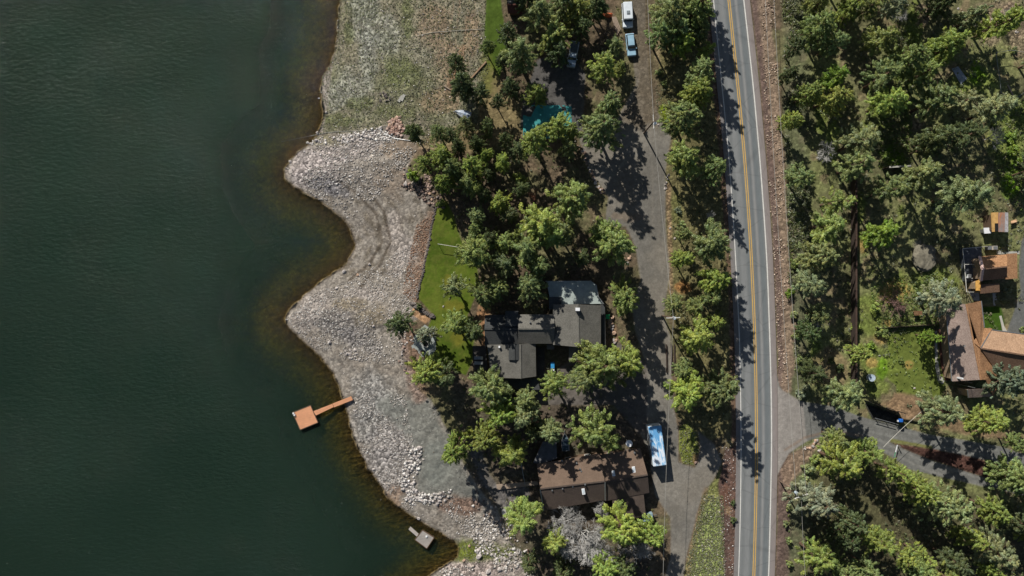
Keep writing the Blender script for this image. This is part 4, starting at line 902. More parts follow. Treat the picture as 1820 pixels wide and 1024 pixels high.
def pbox(h, u, v, z, wx, wy, hh, m, name, rz=0):
    p = P(u, v, z); c, s_ = math.cos(rz), math.sin(rz); q = []
    for a, b in ((-1, -1), (1, -1), (1, 1), (-1, 1)):
        q.append((p.x + (a * wx * c - b * wy * s_) / 2, p.y + (a * wx * s_ + b * wy * c) / 2, z))
    return MB().slab(q, hh).build(name, m, h)

# grey house
hA = thing('grey_house', "large grey shingled house with several joined gables in the pine grove", 'house', P(965, 600, 0))
gable(hA, [(983,541),(983,613),(1068,611),(1068,543)], [(1027,541),(1029,617)], 4.4, 6.4, ROOF_G, ROOF_G, GREYW)
flat(hA, [(1067,541),(1075,541),(1077,640),(1070,640)], 3.0, ROOF_G2, mw=GREYW, ins=.2)
gable(hA, [(1011,614),(1011,640),(1043.5,639),(1043.5,613)], [(1029,613),(1029.5,640)], 3.2, 4.3, ROOF_G, ROOF_G, GREYW, win=False)
gable(hA, [(921,559),(984,559),(984,611),(921,611)], [(921,584.5),(986,584.5)], 4.2, 5.7, ROOF_G, ROOF_G, GREYW, win=False)
gable(hA, [(862,560),(921.5,559),(921.5,615),(862,616)], [(861,585),(922,585)], 3.4, 4.6, ROOF_G2, ROOF_G2, GREYW, skip=(1,))
gable(hA, [(866,613),(873,671),(953,669),(952,610)], [(925,612),(925.5,673)], 3.6, 5.0, ROOF_G, ROOF_G, GREYW)
gable(hA, [(904,612),(904,640),(924,640),(924,612)], [(914,611),(914,640)], 4.9, 5.3, ROOF_G2, ROOF_G2, GREYW, win=False, name='dormer_roof', z0=4.0, wname='dormer_wall')
flat(hA, [(976,528),(998,528),(998,550),(976,550)], 4.0, ROOF_G2, mw=GREYW)
flat(hA, [(990,541),(1013,541),(1013,552),(990,552)], 4.7, ROOF_G2, name='roof', mw=GREYW)
flat(hA, [(972,612),(985,612),(985,621),(972,621)], 3.0, ROOF_G, mw=GREYW)
flat(hA, [(898,553),(921,553),(921,580),(898,580)], 4.9, ROOF_G2, mw=GREYW)
flat(hA, [(893,674),(920,692),(960,693),(955,672)], 2.6, ROOF_G2, name='porch_roof', th=.15)
pbox(hA, 1027, 550, 7.3, .8, .6, 3.0, WHITE, 'chimney'); pbox(hA, 887.5, 617, 4.8, .35, .35, .8, WHITE, 'vent'); pbox(hA, 942, 573, 5.6, .25, .25, .6, METAL, 'vent')
dk = thing('raised_deck', "pale grey-green deck with cut corners at the top end of the grey house", 'deck', P(1020, 520, 0))
dp = [(971,500),(1050,499.5),(1060,507),(1064,528),(1073,540),(998,541),(998,529),(977,528)]
flat(dk, dp, 2.7, PALEDECK, name='deck_floor', th=.18)
q = [P(u, v, 3.6) for u, v in dp[:5]]; b = MB()
for i in range(4):
    b.bar(q[i], q[i + 1], .08, .08); b.bar(q[i] - Vector((0, 0, .45)), q[i + 1] - Vector((0, 0, .45)), .04, .04)
b.build('railing', METAL, dk)
for p in q: MB().bar((p.x, p.y, -.1), (p.x, p.y, 3.6), .14, .14).build('post', METAL, dk)
te = thing('timber_terrace', "dark timber terrace left of the grey house's lower wing", 'terrace', P(851, 635, 0))
flat(te, [(840,615),(864,615),(866,657),(841,658)], .5, DECK, name='deck_floor', th=.3)
te2 = thing('timber_terrace', "narrow dark timber walkway in the courtyard of the grey house", 'terrace', P(962, 640, 0))
flat(te2, [(954,618),(968,618),(968,672),(955,674)], .3, DECK, name='deck_floor', th=.2)
for (u, v, lb) in [(850, 636, "upper dark lounge chair on the west terrace"), (850, 645, "lower dark lounge chair on the west terrace")]:
    p = P(u, v, .5); t = thing('lounge_chair', lb, 'chair', p, 0, 'lounge chairs on the west terrace')
    MB().box(-.8, -.32, .28, .5, .32, .4).build('seat', METAL, t, local=True); MB().slab([(.5, -.32, .4), (.5, .32, .4), (1.0, .32, .9), (1.0, -.32, .9)][::-1], .1).build('backrest', METAL, t, local=True)
    for x, y in ((-.7, -.28), (-.7, .28), (.45, -.28), (.45, .28)): MB().box(x - .03, y - .03, 0, x + .03, y + .03, .28).build('leg', METAL, t, local=True)
# brown house
hB = thing('brown_house', "long brown shingled house with skylights and a two-part ridge beside the parked motorhome", 'house', P(1050, 855, 0))
gable(hB, [(954,825),(1067,806),(1075,889),(966,908)], [(960,869),(1075,855.5)], 3.2, 5.0, ROOF_B, ROOF_B_SHADED, WOODW)
gable(hB, [(1066,809),(1138,797),(1154,876),(1075,891)], [(1074.5,857),(1151,844)], 3.0, 4.6, ROOF_B, ROOF_B_SHADED, WOODW, skip=(3,))
flat(hB, [(1088,888),(1144,878),(1148,918),(1092,926)], 2.6, ROOF_B_SHADED, mw=WOODW, zs=[2.9, 2.9, 2.3, 2.3])
for u, v, z, lb in [(1090.5,842,4.35,None),(1126.5,835,4.35,None),(1037,874,4.75,None)]:
    o = pbox(hB, u, v, z, .6, 1.15, .3, WHITE, 'skylight', .16)
    g = pbox(hB, u, v - .4, z + .03, .4, .8, .025, mat('skylight_pane', (190, 200, 206), .2), 'skylight_pane', .16); g.parent = o
for u, v, z in [(1040,861.6,5.3),(1128,805,3.8),(1025,823.5,4.0),(1031,834,4.3),(1033,838,4.3),(999,819,3.9),(981.5,872,4.9),(1000,869,4.95),(1056,858,4.95),(1018,865,4.9)]:
    pbox(hB, u, v, z, .26, .26, .5, METAL, 'vent')
MB().bar(P(960, 870, 4.95), P(966.5, 908, 3.25), .2, .08).build('verge_board', METAL, hB); MB().bar(P(1075.3, 857, 5.0), P(1075.6, 890, 3.4), .2, .06).build('verge_board', METAL, hB)
sh = thing('garage', "low grey flat-roofed outbuilding above the brown house's upper corner", 'shed', P(968, 805, 0))
flat(sh, [(965,785),(989,786),(990,815),(958,826),(948,822)], 2.6, mat('grey_felt', (96, 96, 98), .95, scale=.8, var=.25), mw=WOODW)
wk = thing('timber_walkway', "grey timber walkway left of the brown house", 'walkway', P(915, 868, 0))
flat(wk, [(882,862),(955,855),(957,862),(884,871)], .4, PLANK, name='deck_floor', th=.3)
fr = thing('rail_fence', "thin pale rail running down to the walkway left of the brown house", 'fence', P(929, 838, 0)); MB().bar(P(925, 817, 1.1), P(933, 861, 1.1), .12, .08).build('rail', METAL, fr)
for v in (818, 832, 846, 859): p = P(925 + (v - 817) * .18, v, 0); MB().bar((p.x, p.y, -.1), (p.x, p.y, 1.07), .08, .08).build('post', METAL, fr)
sl = MB().slab([P(891,905,.12), P(899,904,.12), P(901,922,.12), P(894,923,.12)], .35).build('stepping_slab', CONC); tag(sl, "white concrete slab half under the round pine left of the brown house", 'slab')
# east houses
hC = thing('tan_house', "big tan and orange shake-roofed house running out of the right edge", 'house', P(1735, 625, 0))
gable(hC, [(1680,536),(1691.5,678),(1752,676),(1771,655)], [(1717,541),(1743,675)], 3.2, 5.2, SHAKE_W, SHAKE_O, TANW, win=False)
bpy.data.objects.remove([o for o in hC.children if o.name.startswith('roof')][1])
MB().slab([P(1717,541,5.2), P(1745,535,3.6), P(1749.5,583,3.5), P(1743,619,5.18)], .18).build('roof', SHAKE_O, hC)
MB().slab([P(1743,619,5.18), P(1771,660,3.4), P(1773,687,3.2), P(1765,705,3.0), P(1752,675,4.7), P(1743,675,5.2), P(1730,608,5.2)], .18).build('roof', SHAKE_O, hC)
MB().slab([P(1743,619,5.21), P(1730,608,5.19), P(1749.5,583,3.52), P(1764,584,3.5)], .16).build('roof', SHAKE_O, hC)
gable(hC, [(1761,585.5),(1960,612),(1960,672),(1771,660)], [(1743,619),(1960,653)], 3.4, 5.3, SHAKE, SHAKE_SHADED, TANW, win=False)
flat(hC, [(1719,692.5),(1752,691),(1765,705),(1721,707)], 3.3, SHAKE_W, mw=TANW, zs=[3.9, 3.9, 3.0, 3.0])
for a_, b_ in [((1683,571,3.3),(1691.5,677,3.3)), ((1744,535,3.7),(1749.5,582,3.6)), ((1719.5,693,4.0),(1720.8,707,3.1)), ((1762,586,3.5),(1840,596.5,3.5)), ((1743,619,5.35),(1762,586,3.5))]:
    MB().bar(P(*a_), P(*b_), .16, .1).build('gutter', METAL, hC)
wC = [P(1686,590,0), P(1694,672,0), P(1765,690,0), P(1765,600,0)]; windows(hC, [p for p in wC], 0, step=4)
pbox(hC, 1711, 673, 5.2, .3, .3, 1.6, WHITE, 'vent'); pbox(hC, 1715, 615, 5.4, .25, .25, .5, METAL, 'vent')
ms = thing('service_mast', "thin pale mast rising at the lower eave of the tan-roofed house", 'mast', P(1700, 682, 0)); p = P(1700, 682, 0); MB().tube([p, p + Vector((.2, -.1, 5.4))], .05, 6).build('pole', METAL, ms)
tr_ = MB(); tr_.slab([P(u, v, .06) for u, v in [(1661,588),(1665,588),(1667,640),(1672,668),(1679,676),(1676,683),(1668,680),(1663,655)]], .2); tag(tr_.build('garden_path', CONC), kind='structure')
bt = thing('timber_terrace', "reddish brown timber terrace under the left eave of the tan-roofed house", 'terrace', P(1677, 620, 0)); flat(bt, [(1669,585),(1684,590),(1692,676),(1681,677),(1673,650)], .3, mat('red_deck', (104, 72, 60), .9, scale=2), name='deck_floor', th=.3)
hD = thing('orange_cottage', "orange-brown cottage with a pinkish gable board at the right edge", 'house', P(1772, 480, 0))
gable(hD, [(1741.5,456),(1790.5,452),(1789,495),(1744,499)], [(1747,478),(1790,474)], 4.2, 6.0, SHAKE_O, SHAKE_SHADED, TANW, skip=(3,))
flat(hD, [(1790,451),(1808,450),(1808.5,495),(1788,496.5)], 4.4, SHAKE_O, mw=TANW, zs=[4.6, 4.4, 4.4, 4.6])
flat(hD, [(1744,506),(1776,504),(1777,519),(1743,522)], 3.4, SHAKE_SHADED, mw=TANW, zs=[3.7, 3.7, 3.2, 3.2], name='porch_roof')
flat(hD, [(1734.5,500),(1743.5,496),(1743.8,516.5),(1735,516.5)], 3.0, mat('ochre_deck', (206, 158, 84), .9, scale=2), name='balcony', mw=TANW)
PINK = mat('pink_board', (206, 176, 166), .8)
MB().bar(P(1741, 456, 4.3), P(1746.4, 478, 6.1), .5, .3).build('barge_board', PINK, hD); MB().bar(P(1746.4, 478, 6.1), P(1743.4, 499, 4.3), .5, .3).build('barge_board', PINK, hD)
MB().poly([P(1740.5,456,4.2), P(1746,478,5.9), P(1743,499,4.2), P(1740,499,1), P(1738,456,1)]).build('gable_wall', PINK, hD)
tD = thing('slate_terrace', "dark slate terrace with pale rails above and left of the orange cottage", 'terrace', P(1725, 452, 0))
flat(tD, [(1711,442),(1745,439),(1745,454),(1741,455),(1738,500),(1717,500),(1714,470)], 1.2, mat('slate', (84, 88, 94), .8, scale=1.5, var=.3), name='deck_floor', th=1.2)
b = MB()
for a_, b_ in [((1711,442),(1745,439)),((1711,442),(1714,470)),((1714,470),(1731,470)),((1714,470),(1718,519))]: b.bar(P(*a_, 2.2), P(*b_, 2.2), .1, .08)
b.build('railing', FRAME, tD)
for u, v in [(1711,442),(1728,440.5),(1745,439),(1714,470),(1731,470),(1716,495),(1718,519)]: p = P(u, v, 0); MB().bar((p.x, p.y, 0), (p.x, p.y, 2.2), .1, .1).build('post', FRAME, tD)
for u, v, wx, wy, z, m_, lb, ct in [(1718.5,491,.7,.75,2.0,WHITE,"square white cooling unit at the left rail of the slate terrace",'cooling unit'),(1731,472,.7,1.0,2.1,METAL,"grey cooker on the slate terrace",'cooker'),(1764,441,1.0,.8,1.0,mat('cream', (200, 190, 176), .7),"cream cabinet above the orange cottage",'cabinet'),(1754,441,.9,.9,1.1,BLACK,"black crate above the orange cottage",'crate')]:
    p = P(u, v, z - .9); t = thing(ct.replace(' ', '_'), lb, ct, p); MB().box(-wx / 2, -wy / 2, 0, wx / 2, wy / 2, .82).build('body', m_, t, local=True); MB().box(-wx * .42, -wy * .42, .82, wx * .42, wy * .42, .9).build('lid', METAL if m_ is not METAL else BLACK, t, local=True)
pt = MB()
for q in ([(1718,500),(1726,500),(1740,522),(1741,535),(1731,534),(1722,520)], [(1770,436),(1780,436),(1782,448),(1812,446),(1812,452),(1772,452)], [(1776,562),(1780,561),(1785,580),(1792,592),(1783,592),(1781,582)], [(1764,521),(1771,521),(1772,543),(1766,543)]): pt.slab([P(u, v, .05) for u, v in q], .2)
tag(pt.build('garden_path', CONC), kind='structure')
s1 = thing('garden_shed', "yellow-roofed shed beside the corrugated shed at the right edge", 'shed', P(1767, 395, 0))
flat(s1, [(1762,378),(1774.5,377.5),(1774,411.5),(1764,412)], 2.6, mat('yellow_roof', (208, 166, 102), .8, scale=1.5, var=.15), mw=WOODW, zs=[2.8, 2.4, 2.4, 2.8]); pbox(s1, 1772, 404, 2.9, .5, 1.6, .5, BLACK, 'hatch')
s2 = thing('garden_shed', "shed with a rusty and silver corrugated roof at the right edge", 'shed', P(1783, 395, 0))
RUST = mat('rusty_sheet', (150, 98, 66), .7, scale=1.2, col2=(120, 112, 110), stretch=(3, .4, 1))
flat(s2, [(1775,378),(1786,377.5),(1786,412.5),(1774.5,412)], 3.0, RUST, mw=WOODW, zs=[2.6, 3.2, 3.2, 2.6]); flat(s2, [(1786,377.5),(1792,378),(1792,412.5),(1786,412.5)], 3.2, mat('silver_sheet', (190, 186, 186), .5, .2, scale=2), zs=[3.2, 3.0, 3.0, 3.2])
s3 = thing('storage_box', "small white box below the yellow shed", 'storage box', P(1755, 411, 0)); flat(s3, [(1748.6,405),(1761.5,404.5),(1762,414.5),(1750,415.3)], 1.7, WHITE, mw=METAL, name='lid')
s4 = thing('wood_stack', "small stack of pale boards right of the corrugated shed", 'boards', P(1802, 393, 0)); b = MB()
for i in range(4): b.bar(P(1797, 394 + i * .8, .15 + .25 * i), P(1807, 391 + i * .8, .15 + .25 * i), .25, .12)
b.build('board', mat('fresh_board', (214, 176, 138), .8), s4)
s5 = thing('chicken_coop', "little orange-roofed coop on the grass left of the tan-roofed house", 'coop', P(1632, 563, 0)); flat(s5, [(1624.5,553),(1639,552.5),(1640,560),(1625.5,561)], 1.3, SHAKE_O, mw=WOODW, zs=[1.5, 1.5, 1.2, 1.2])
s6 = thing('garden_shed', "dark red-roofed shed among the pines at the top left", 'shed', P(912, 12, 0)); gable(s6, [(901,-8),(928,-8),(928,24),(903,24)], [(901,8),(929,8)], 2.4, 3.4, ROOF_G2, mat('red_roof', (96, 62, 54), .9, scale=3), WOODW)
s7 = thing('cabin', "dark red cabin roof among the pines at the top middle", 'cabin', P(998, -15, 0)); gable(s7, [(975,-50),(1022,-50),(1020,14),(978,14)], [(999,-52),(999,16)], 3.0, 4.6, mat('red_roof', (96, 62, 54), .9), mat('red_roof', (96, 62, 54), .9), WOODW)
s8 = thing('tarp_pile', "orange tarp thrown over a timber pile at the top middle", 'tarp', P(1078, 28, 0)); b = MB(); rs = np.random.default_rng(3)
g_ = 9; ids = {}
for i in range(g_):
    for j in range(g_): ids[i, j] = len(b.v); x, y = i / (g_ - 1), j / (g_ - 1); p = P(1067 + 21 * x, 24 + 8 * y, 0); b.v.append((p.x, p.y, .1 + .9 * math.sin(x * 3.1) * math.sin(y * 3.1) + .2 * rs.random()))
for i in range(g_ - 1):
    for j in range(g_ - 1): b.f.append([ids[i, j], ids[i, j + 1], ids[i + 1, j + 1], ids[i + 1, j]])
b.build('tarp', mat('orange_tarp', (196, 104, 66), .7, var=.15), s8)
for i in range(4):
    MB().tube([P(1088 + i * 2, 30, .25), P(1097 + i * 2, 62 - i * 3, .25)], .13, 6).build('timber', PLANK, s8)
# teal court
tc = MB().slab([P(u, v, .04) for u, v in [(929,187),(1016,187),(1016,246),(930,246)]], .2).build('sports_court', mat('teal_court', (62, 146, 146), .6, scale=.7, var=.2)); tag(tc, "flat teal court between the pines above the drive", 'court')
tp = MB().bar(P(1027,215,2.2), P(1030,238,.2), .12, .12).build('leaning_post', FRAME); tag(tp, "pale leaning post right of the teal court", 'post')

# ------------------------------------------------------------------ docks
def dock(name, label, corners, gang, z, m, th=.35, rails=True):
    c = P(sum(q[0] for q in corners) / 4, sum(q[1] for q in corners) / 4, -2.5)
    t = thing(name, label, 'dock', c); q = [P(u, v, z) for u, v in corners]
    MB().slab(q, th).build('platform', m, t)
    b = MB()
    for i in range(4): b.bar(q[i] + Vector((0, 0, -.12)), q[(i + 1) % 4] + Vector((0, 0, -.12)), .14, .3)
    b.build('edge_board', WOODW, t)
    fl = inset(q, .5); f = MB().slab([(p.x, p.y, z - th) for p in fl], .45).build('float', BLACK, t)
    for k_, g in enumerate(gang):
        MB().slab([P(u, v, zz) for u, v, zz in g], .16).build('gangway', m, t)
    return t
dk1 = dock('floating_dock', "square orange-decked dock with a long gangway to the beach", [(520,733.5),(552,720.5),(565,751),(533.5,764)], [[(557,731,-1.98),(590.5,718,-1.93),(593,723.5,-1.93),(561.5,738.5,-1.98)],[(591,717.5,-1.92),(624,704.5,-1.5),(627,711,-1.5),(594,724,-1.92)]], -1.95, ORANGEW)
for u, v in ((521,735),(523,738)): pbox(dk1, u, v, -1.6, .3, .3, .35, WHITE, 'cleat')
dk2 = dock('floating_dock', "small weathered grey dock with a short ramp near the bottom shore", [(737.5,959.5),(751,942.5),(771.5,955.5),(758.5,975)], [[(726,941,-2.42),(729.5,936,-2.42),(744,949,-2.0),(741,954,-2.0)]], -1.95, mat('weathered_boards', (150, 144, 138), .9, scale=3, var=.2, stretch=(1, 6, 1)))
pbox(dk2, 758, 954, -1.75, .35, .3, .2, WHITE, 'cleat')

# ------------------------------------------------------------------ vehicles
def wheels(t, xs, yw, r, wd=.24):
    for x in xs:
        for s_ in (-1, 1):
            w_ = MB().tube([(x, s_ * (yw - wd / 2), r), (x, s_ * (yw + wd / 2), r)], r, 14).build('wheel', BLACK, t, local=True)
            MB().tube([(x, s_ * (yw + wd / 2), r), (x, s_ * (yw + wd / 2 + .02), r)], r * .55, 10).build('rim', METAL, w_, local=True)
def bevel(o, wdt=.08, seg=2):
    m_ = o.modifiers.new('b', 'BEVEL'); m_.width = wdt; m_.segments = seg; m_.limit_method = 'ANGLE'; return o
def car(name, label, u, v, ang, L_=4.8, W_=1.9, kind='pickup', paint=None):
    """x forward; ang = heading in degrees (0 = to the right, 90 = up in the picture)"""
    t = thing(name, label, {'pickup': 'pickup', 'van': 'van', 'suv': 'car'}[kind], G(u, v), math.radians(ang)); h = L_ / 2; w_ = W_ / 2
    bevel(MB().box(-h, -w_, .38, h, w_, .98, tx=.985, ty=.96).build('body', paint, t, local=True), .12)
    if kind == 'pickup':
        bevel(MB().box(-.25, -w_ * .88, .98, h * .46, w_ * .88, 1.62, tx=.72, ty=.86).build('window', GLASS, t, local=True), .06)
        bevel(MB().box(-.02, -w_ * .76, 1.6, h * .36, w_ * .76, 1.70, ts=.92).build('roof', paint, t, local=True), .04)
        MB().box(-h + .12, -w_ * .82, .985, -.35, w_ * .82, 1.0).build('truck_bed', mat('bed_liner', (96, 104, 110), .7), t, local=True)
        b = MB()
        for s_ in (-1, 1): b.box(-h + .05, s_ * w_ * .9 - .06, .98, -.3, s_ * w_ * .9 + .06, 1.12)
        b.box(-h + .02, -w_ * .85, .98, -h + .12, w_ * .85, 1.12); b.build('bed_rail', paint, t, local=True)
    elif kind == 'van':
        bevel(MB().box(-h * .97, -w_ * .94, .98, h * .52, w_ * .94, 2.0, tx=.93, ty=.9).build('cabin', paint, t, local=True), .12)
        MB().slab([(h * .54, -w_ * .84, 1.06), (h * .54, w_ * .84, 1.06), (h * .46, w_ * .78, 1.92), (h * .46, -w_ * .78, 1.92)], .03).build('windscreen', GLASS, t, local=True)
        for s_ in (-1, 1): MB().bar((-h * .85, s_ * w_ * .93, 1.45), (h * .42, s_ * w_ * .93, 1.45), .05, .5).build('window', GLASS, t, local=True)
        MB().box(-.5, -.35, 1.98, .25, .35, 2.12, ts=.85).build('roof_vent', mat('vent_grey', (120, 130, 136), .6), t, local=True)
    else:
        bevel(MB().box(-h * .9, -w_ * .9, .98, h * .42, w_ * .9, 1.52, tx=.78, ty=.84).build('window', GLASS, t, local=True), .06)
        bevel(MB().box(-h * .74, -w_ * .74, 1.5, h * .2, w_ * .74, 1.6, ts=.92).build('roof', paint, t, local=True), .04)
    for s_ in (-1, 1):
        MB().box(h - .03, s_ * w_ * .7 - .16, .66, h + .03, s_ * w_ * .7 + .16, .84).build('headlight', FRAME, t, local=True)
        MB().box(-h - .03, s_ * w_ * .8 - .1, .66, -h + .03, s_ * w_ * .8 + .1, .86).build('tail_light', mat('red_lens', (150, 20, 16), .3), t, local=True)
        MB().box(h * .36, s_ * (w_ + .1) - .1, 1.0, h * .42, s_ * (w_ + .1) + .1, 1.14).build('side_mirror', paint, t, local=True)
    MB().box(h - .02, -w_ * .9, .4, h + .1, w_ * .9, .58).build('bumper', METAL, t, local=True); MB().box(-h - .1, -w_ * .9, .4, -h + .02, w_ * .9, .58).build('bumper', METAL, t, local=True)
    wheels(t, (-h * .62, h * .62), w_ - .1, .36); return t
SILV = mat('silver_paint', (176, 190, 200), .3, .3, var=.05); PBLUE = mat('pale_blue_paint', (150, 184, 204), .35, .1, var=.1, scale=1); WPAINT = mat('white_vehicle_paint', (208, 216, 222), .35, var=.06, scale=1)
car('pickup_truck', "silver pickup parked in the shade right of the big pines", 1018, 99, -100, 5.2, 1.75, 'pickup', SILV)
car('camper_van', "white and pale blue van parked on the upper drive at the top edge", 1114, 30, -87, 5.0, 2.1, 'van', WPAINT)
car('parked_car', "smaller pale blue car parked below the van on the upper drive", 1120, 82, -84, 4.6, 1.8, 'suv', PBLUE)
# motorhome
def motorhome():
    h_, w_, ht = 4.05, 1.36, 3.2; p = P(1168.5, 793, ht); p.z = 0
    t = thing('motorhome', "long motorhome with a streaky sky-blue and white roof on the lower drive", 'motorhome', p, math.radians(-82.5) )
    bevel(MB().box(-h_, -w_, .45, h_, w_, ht - .25, tx=.99, ty=.97).build('body', WPAINT, t, local=True), .1)
    m, tt, b = newmat('streaked_roof'); N = tt.nodes; L = tt.links; b.inputs['Roughness'].default_value = .45
    tc = N.new('ShaderNodeTexCoord'); mp = N.new('ShaderNodeMapping'); mp.inputs['Scale'].default_value = (.35, 1.1, 1); n = N.new('ShaderNodeTexNoise'); n.inputs['Scale'].default_value = 1.6; n.inputs['Detail'].default_value = 5; n.inputs['Distortion'].default_value = 1.2
    L.new(tc.outputs['Object'], mp.inputs[0]); L.new(mp.outputs[0], n.inputs['Vector']); s_ = N.new('ShaderNodeSeparateXYZ'); L.new(tc.outputs['Object'], s_.inputs[0])
    mr = N.new('ShaderNodeMapRange'); mr.inputs[1].default_value = -4; mr.inputs[2].default_value = 4; mr.inputs[3].default_value = -.16; mr.inputs[4].default_value = .16; L.new(s_.outputs[0], mr.inputs[0])
    ad = N.new('ShaderNodeMath'); L.new(n.outputs['Fac'], ad.inputs[0]); L.new(mr.outputs[0], ad.inputs[1])
    r = N.new('ShaderNodeValToRGB'); e = r.color_ramp.elements; e[0].position = .42; e[0].color = (*lin((98, 158, 206)), 1); e[1].position = .62; e[1].color = (*lin((216, 224, 234)), 1); x = e.new(.52); x.color = (*lin((158, 196, 224)), 1)
    L.new(ad.outputs[0], r.inputs[0]); L.new(r.outputs[0], b.inputs['Base Color'])
    bevel(MB().box(-h_ - .02, -w_ * .985, ht - .25, h_ + .02, w_ * .985, ht, ts=.975).build('roof', m, t, local=True), .12)
    for s__ in (-1, 1):
        for x0 in (-3.2, -1.6, 0, 1.6): MB().box(x0, s__ * (w_ - .01) - .025, 1.6, x0 + 1.1, s__ * (w_ - .01) + .025, 2.3).build('window', GLASS, t, local=True)
        MB().box(h_ - .03, s__ * .95 - .18, .8, h_ + .04, s__ * .95 + .18, 1.0).build('headlight', FRAME, t, local=True)
    MB().box(h_ - .05, -w_ * .85, 1.35, h_ + .05, w_ * .85, 2.5).build('windscreen', GLASS, t, local=True)
    MB().box(1.2, -w_ - .02, .6, 1.9, -w_ + .05, 2.4).build('door', METAL, t, local=True)
    wheels(t, (-2.2, 2.6), w_ - .15, .45, .3)
motorhome()
def boat(name, label, u, v, ang, L_, W_, hull, inner, cover=None):
    t = thing(name, label, 'boat', G(u, v), math.radians(ang)); b = MB(); secs = []
    for i in range(9):
        f = i / 8; x = -L_ / 2 + L_ * f; wv = W_ / 2 * (1 if f < .45 else max(.03, 1 - ((f - .45) / .55) ** 1.8)); kz = .32 + .35 * max(0, f - .6)
        secs.append([(x, -wv, .95 + .1 * f), (x, -wv * .75, kz + .15), (x, 0, kz), (x, wv * .75, kz + .15), (x, wv, .95 + .1 * f)])
    n = 0
    for s_ in secs: b.v += s_
    for i in range(8):
        for j in range(4): b.f.append([i * 5 + j, (i + 1) * 5 + j, (i + 1) * 5 + j + 1, i * 5 + j + 1])
    b.f.append([0, 1, 2, 3, 4]); b.build('hull', hull, t, local=True)
    c = MB(); zt = .98 if cover else .6
    for s_ in secs: c.v += [(s_[0][0] * .985, s_[0][1] * .94, zt), (s_[0][0] * .985, 0, zt + (.28 if cover else 0)), (s_[4][0] * .985, s_[4][1] * .94, zt)]
    for i in range(8):
        for j in range(2): c.f.append([i * 3 + j, i * 3 + j + 1, (i + 1) * 3 + j + 1, (i + 1) * 3 + j])
    c.build('cover' if cover else 'cockpit_floor', cover or inner, t, local=True)
    g = MB().tube([s_[0] for s_ in secs] + [s_[4] for s_ in secs[::-1]], .05, 5, False); g.build('gunwale', METAL, t, local=True)
    if not cover:
        for x in (-.6, .25): MB().box(x * L_ / 3.4 - .15, -W_ * .4, .72, x * L_ / 3.4 + .15, W_ * .4, .82).build('bench', METAL, t, local=True)
        MB().box(.55, -W_ * .38, .95, .62, W_ * .38, 1.3).build('windscreen', GLASS, t, local=True); MB().box(-L_ / 2 - .3, -.2, .5, -L_ / 2, .2, 1.35, ts=.8).build('outboard_motor', BLACK, t, local=True)
    wheels(t, (-L_ * .12,), W_ * .42, .28, .18); MB().bar((-L_ * .4, 0, .28), (L_ * .62, 0, .3), .1, .1).build('trailer_tongue', METAL, t, local=True)
boat('motor_boat', "pointed grey-blue motor boat on its trailer between pines above the brown house", 1004, 784, 93, 3.6, 1.5, SILV, mat('boat_floor', (70, 90, 100), .7))
boat('covered_boat', "small boat under a white and blue cover at the meadow's right edge", 823, 204, 163, 3.4, 1.5, SILV, SILV, mat('boat_cover', (204, 210, 214), .6, scale=1.4, col2=(70, 100, 140)))
ut = thing('utility_trailer', "grey-blue box trailer below the brown house's lower corner", 'trailer', P(1149, 915, 0), math.radians(4))
bevel(MB().box(-1.15, -.8, .5, 1.0, .8, 1.7).build('body', mat('blue_grey_sheet', (128, 148, 158), .5, var=.08), ut, local=True), .06); MB().bar((1.0, 0, .5), (2.0, 0, .5), .1, .1).build('tongue', METAL, ut, local=True); wheels(ut, (0,), .85, .3, .18)
bc = thing('garden_cart', "small blue cart with a white end in the dark courtyard", 'cart', P(982, 651, 0), math.radians(-88))
bevel(MB().box(-.95, -.42, .3, .45, .42, .95, ts=.9).build('tub', mat('blue_plastic', (54, 136, 190), .4), bc, local=True), .1); bevel(MB().box(.45, -.38, .3, .95, .38, .85, ts=.85).build('lid', WHITE, bc, local=True), .08); wheels(bc, (-.5, .5), .4, .2, .1)
gb = thing('wheelie_bin', "green bin against the right wall of the grey house", 'bin', P(1079.5, 563, .6)); gb.location.z = 0; GR = mat('green_plastic', (30, 150, 84), .5)
MB().box(-.33, -.38, .08, .33, .38, 1.05, ts=1.12).build('body', GR, gb, local=True); MB().box(-.4, -.46, 1.05, .4, .46, 1.13, ts=.95).build('lid', mat('green_lid', (44, 172, 104), .5), gb, local=True); wheels(gb, (-.25,), .34, .1, .06)
def dish(label, u, v, r, ht, m=WHITE):
    p = P(u, v, ht); t = thing('satellite_dish', label, 'satellite dish', (p.x, p.y, 0)); MB().tube([(0, 0, -.1), (0, 0, ht)], .07, 8).build('mast', METAL, t, local=True)
    b = MB(); b.v.append((0, 0, ht)); R_ = 5
    for k_ in range(1, R_ + 1):
        for j in range(20): a = 6.2832 * j / 20; rr = r * k_ / R_; b.v.append((rr * math.cos(a), rr * math.sin(a), ht + .25 * (k_ / R_) ** 2 * r))
    for j in range(20): b.f.append([0, 1 + j, 1 + (j + 1) % 20])
    for k_ in range(R_ - 1):
        for j in range(20): b.f.append([1 + k_ * 20 + j, 1 + (k_ + 1) * 20 + j, 1 + (k_ + 1) * 20 + (j + 1) % 20, 1 + k_ * 20 + (j + 1) % 20])
    d = b.build('dish', m, t, local=True, smooth=True)
    MB().tube([(r * .8, 0, ht + .2), (0, 0, ht + r * .7)], .025, 5).build('feed_arm', METAL, t, local=True)
dish("round white satellite dish at the brown house's upper right corner", 1118, 788, .68, 3.6)
tk = thing('water_tank', "round pale grey tank on a dark stand on the grass near the side road", 'tank', P(1550, 672, 0)); p = P(1550, 672, 1.9); tk.location = (p.x, p.y, 0)
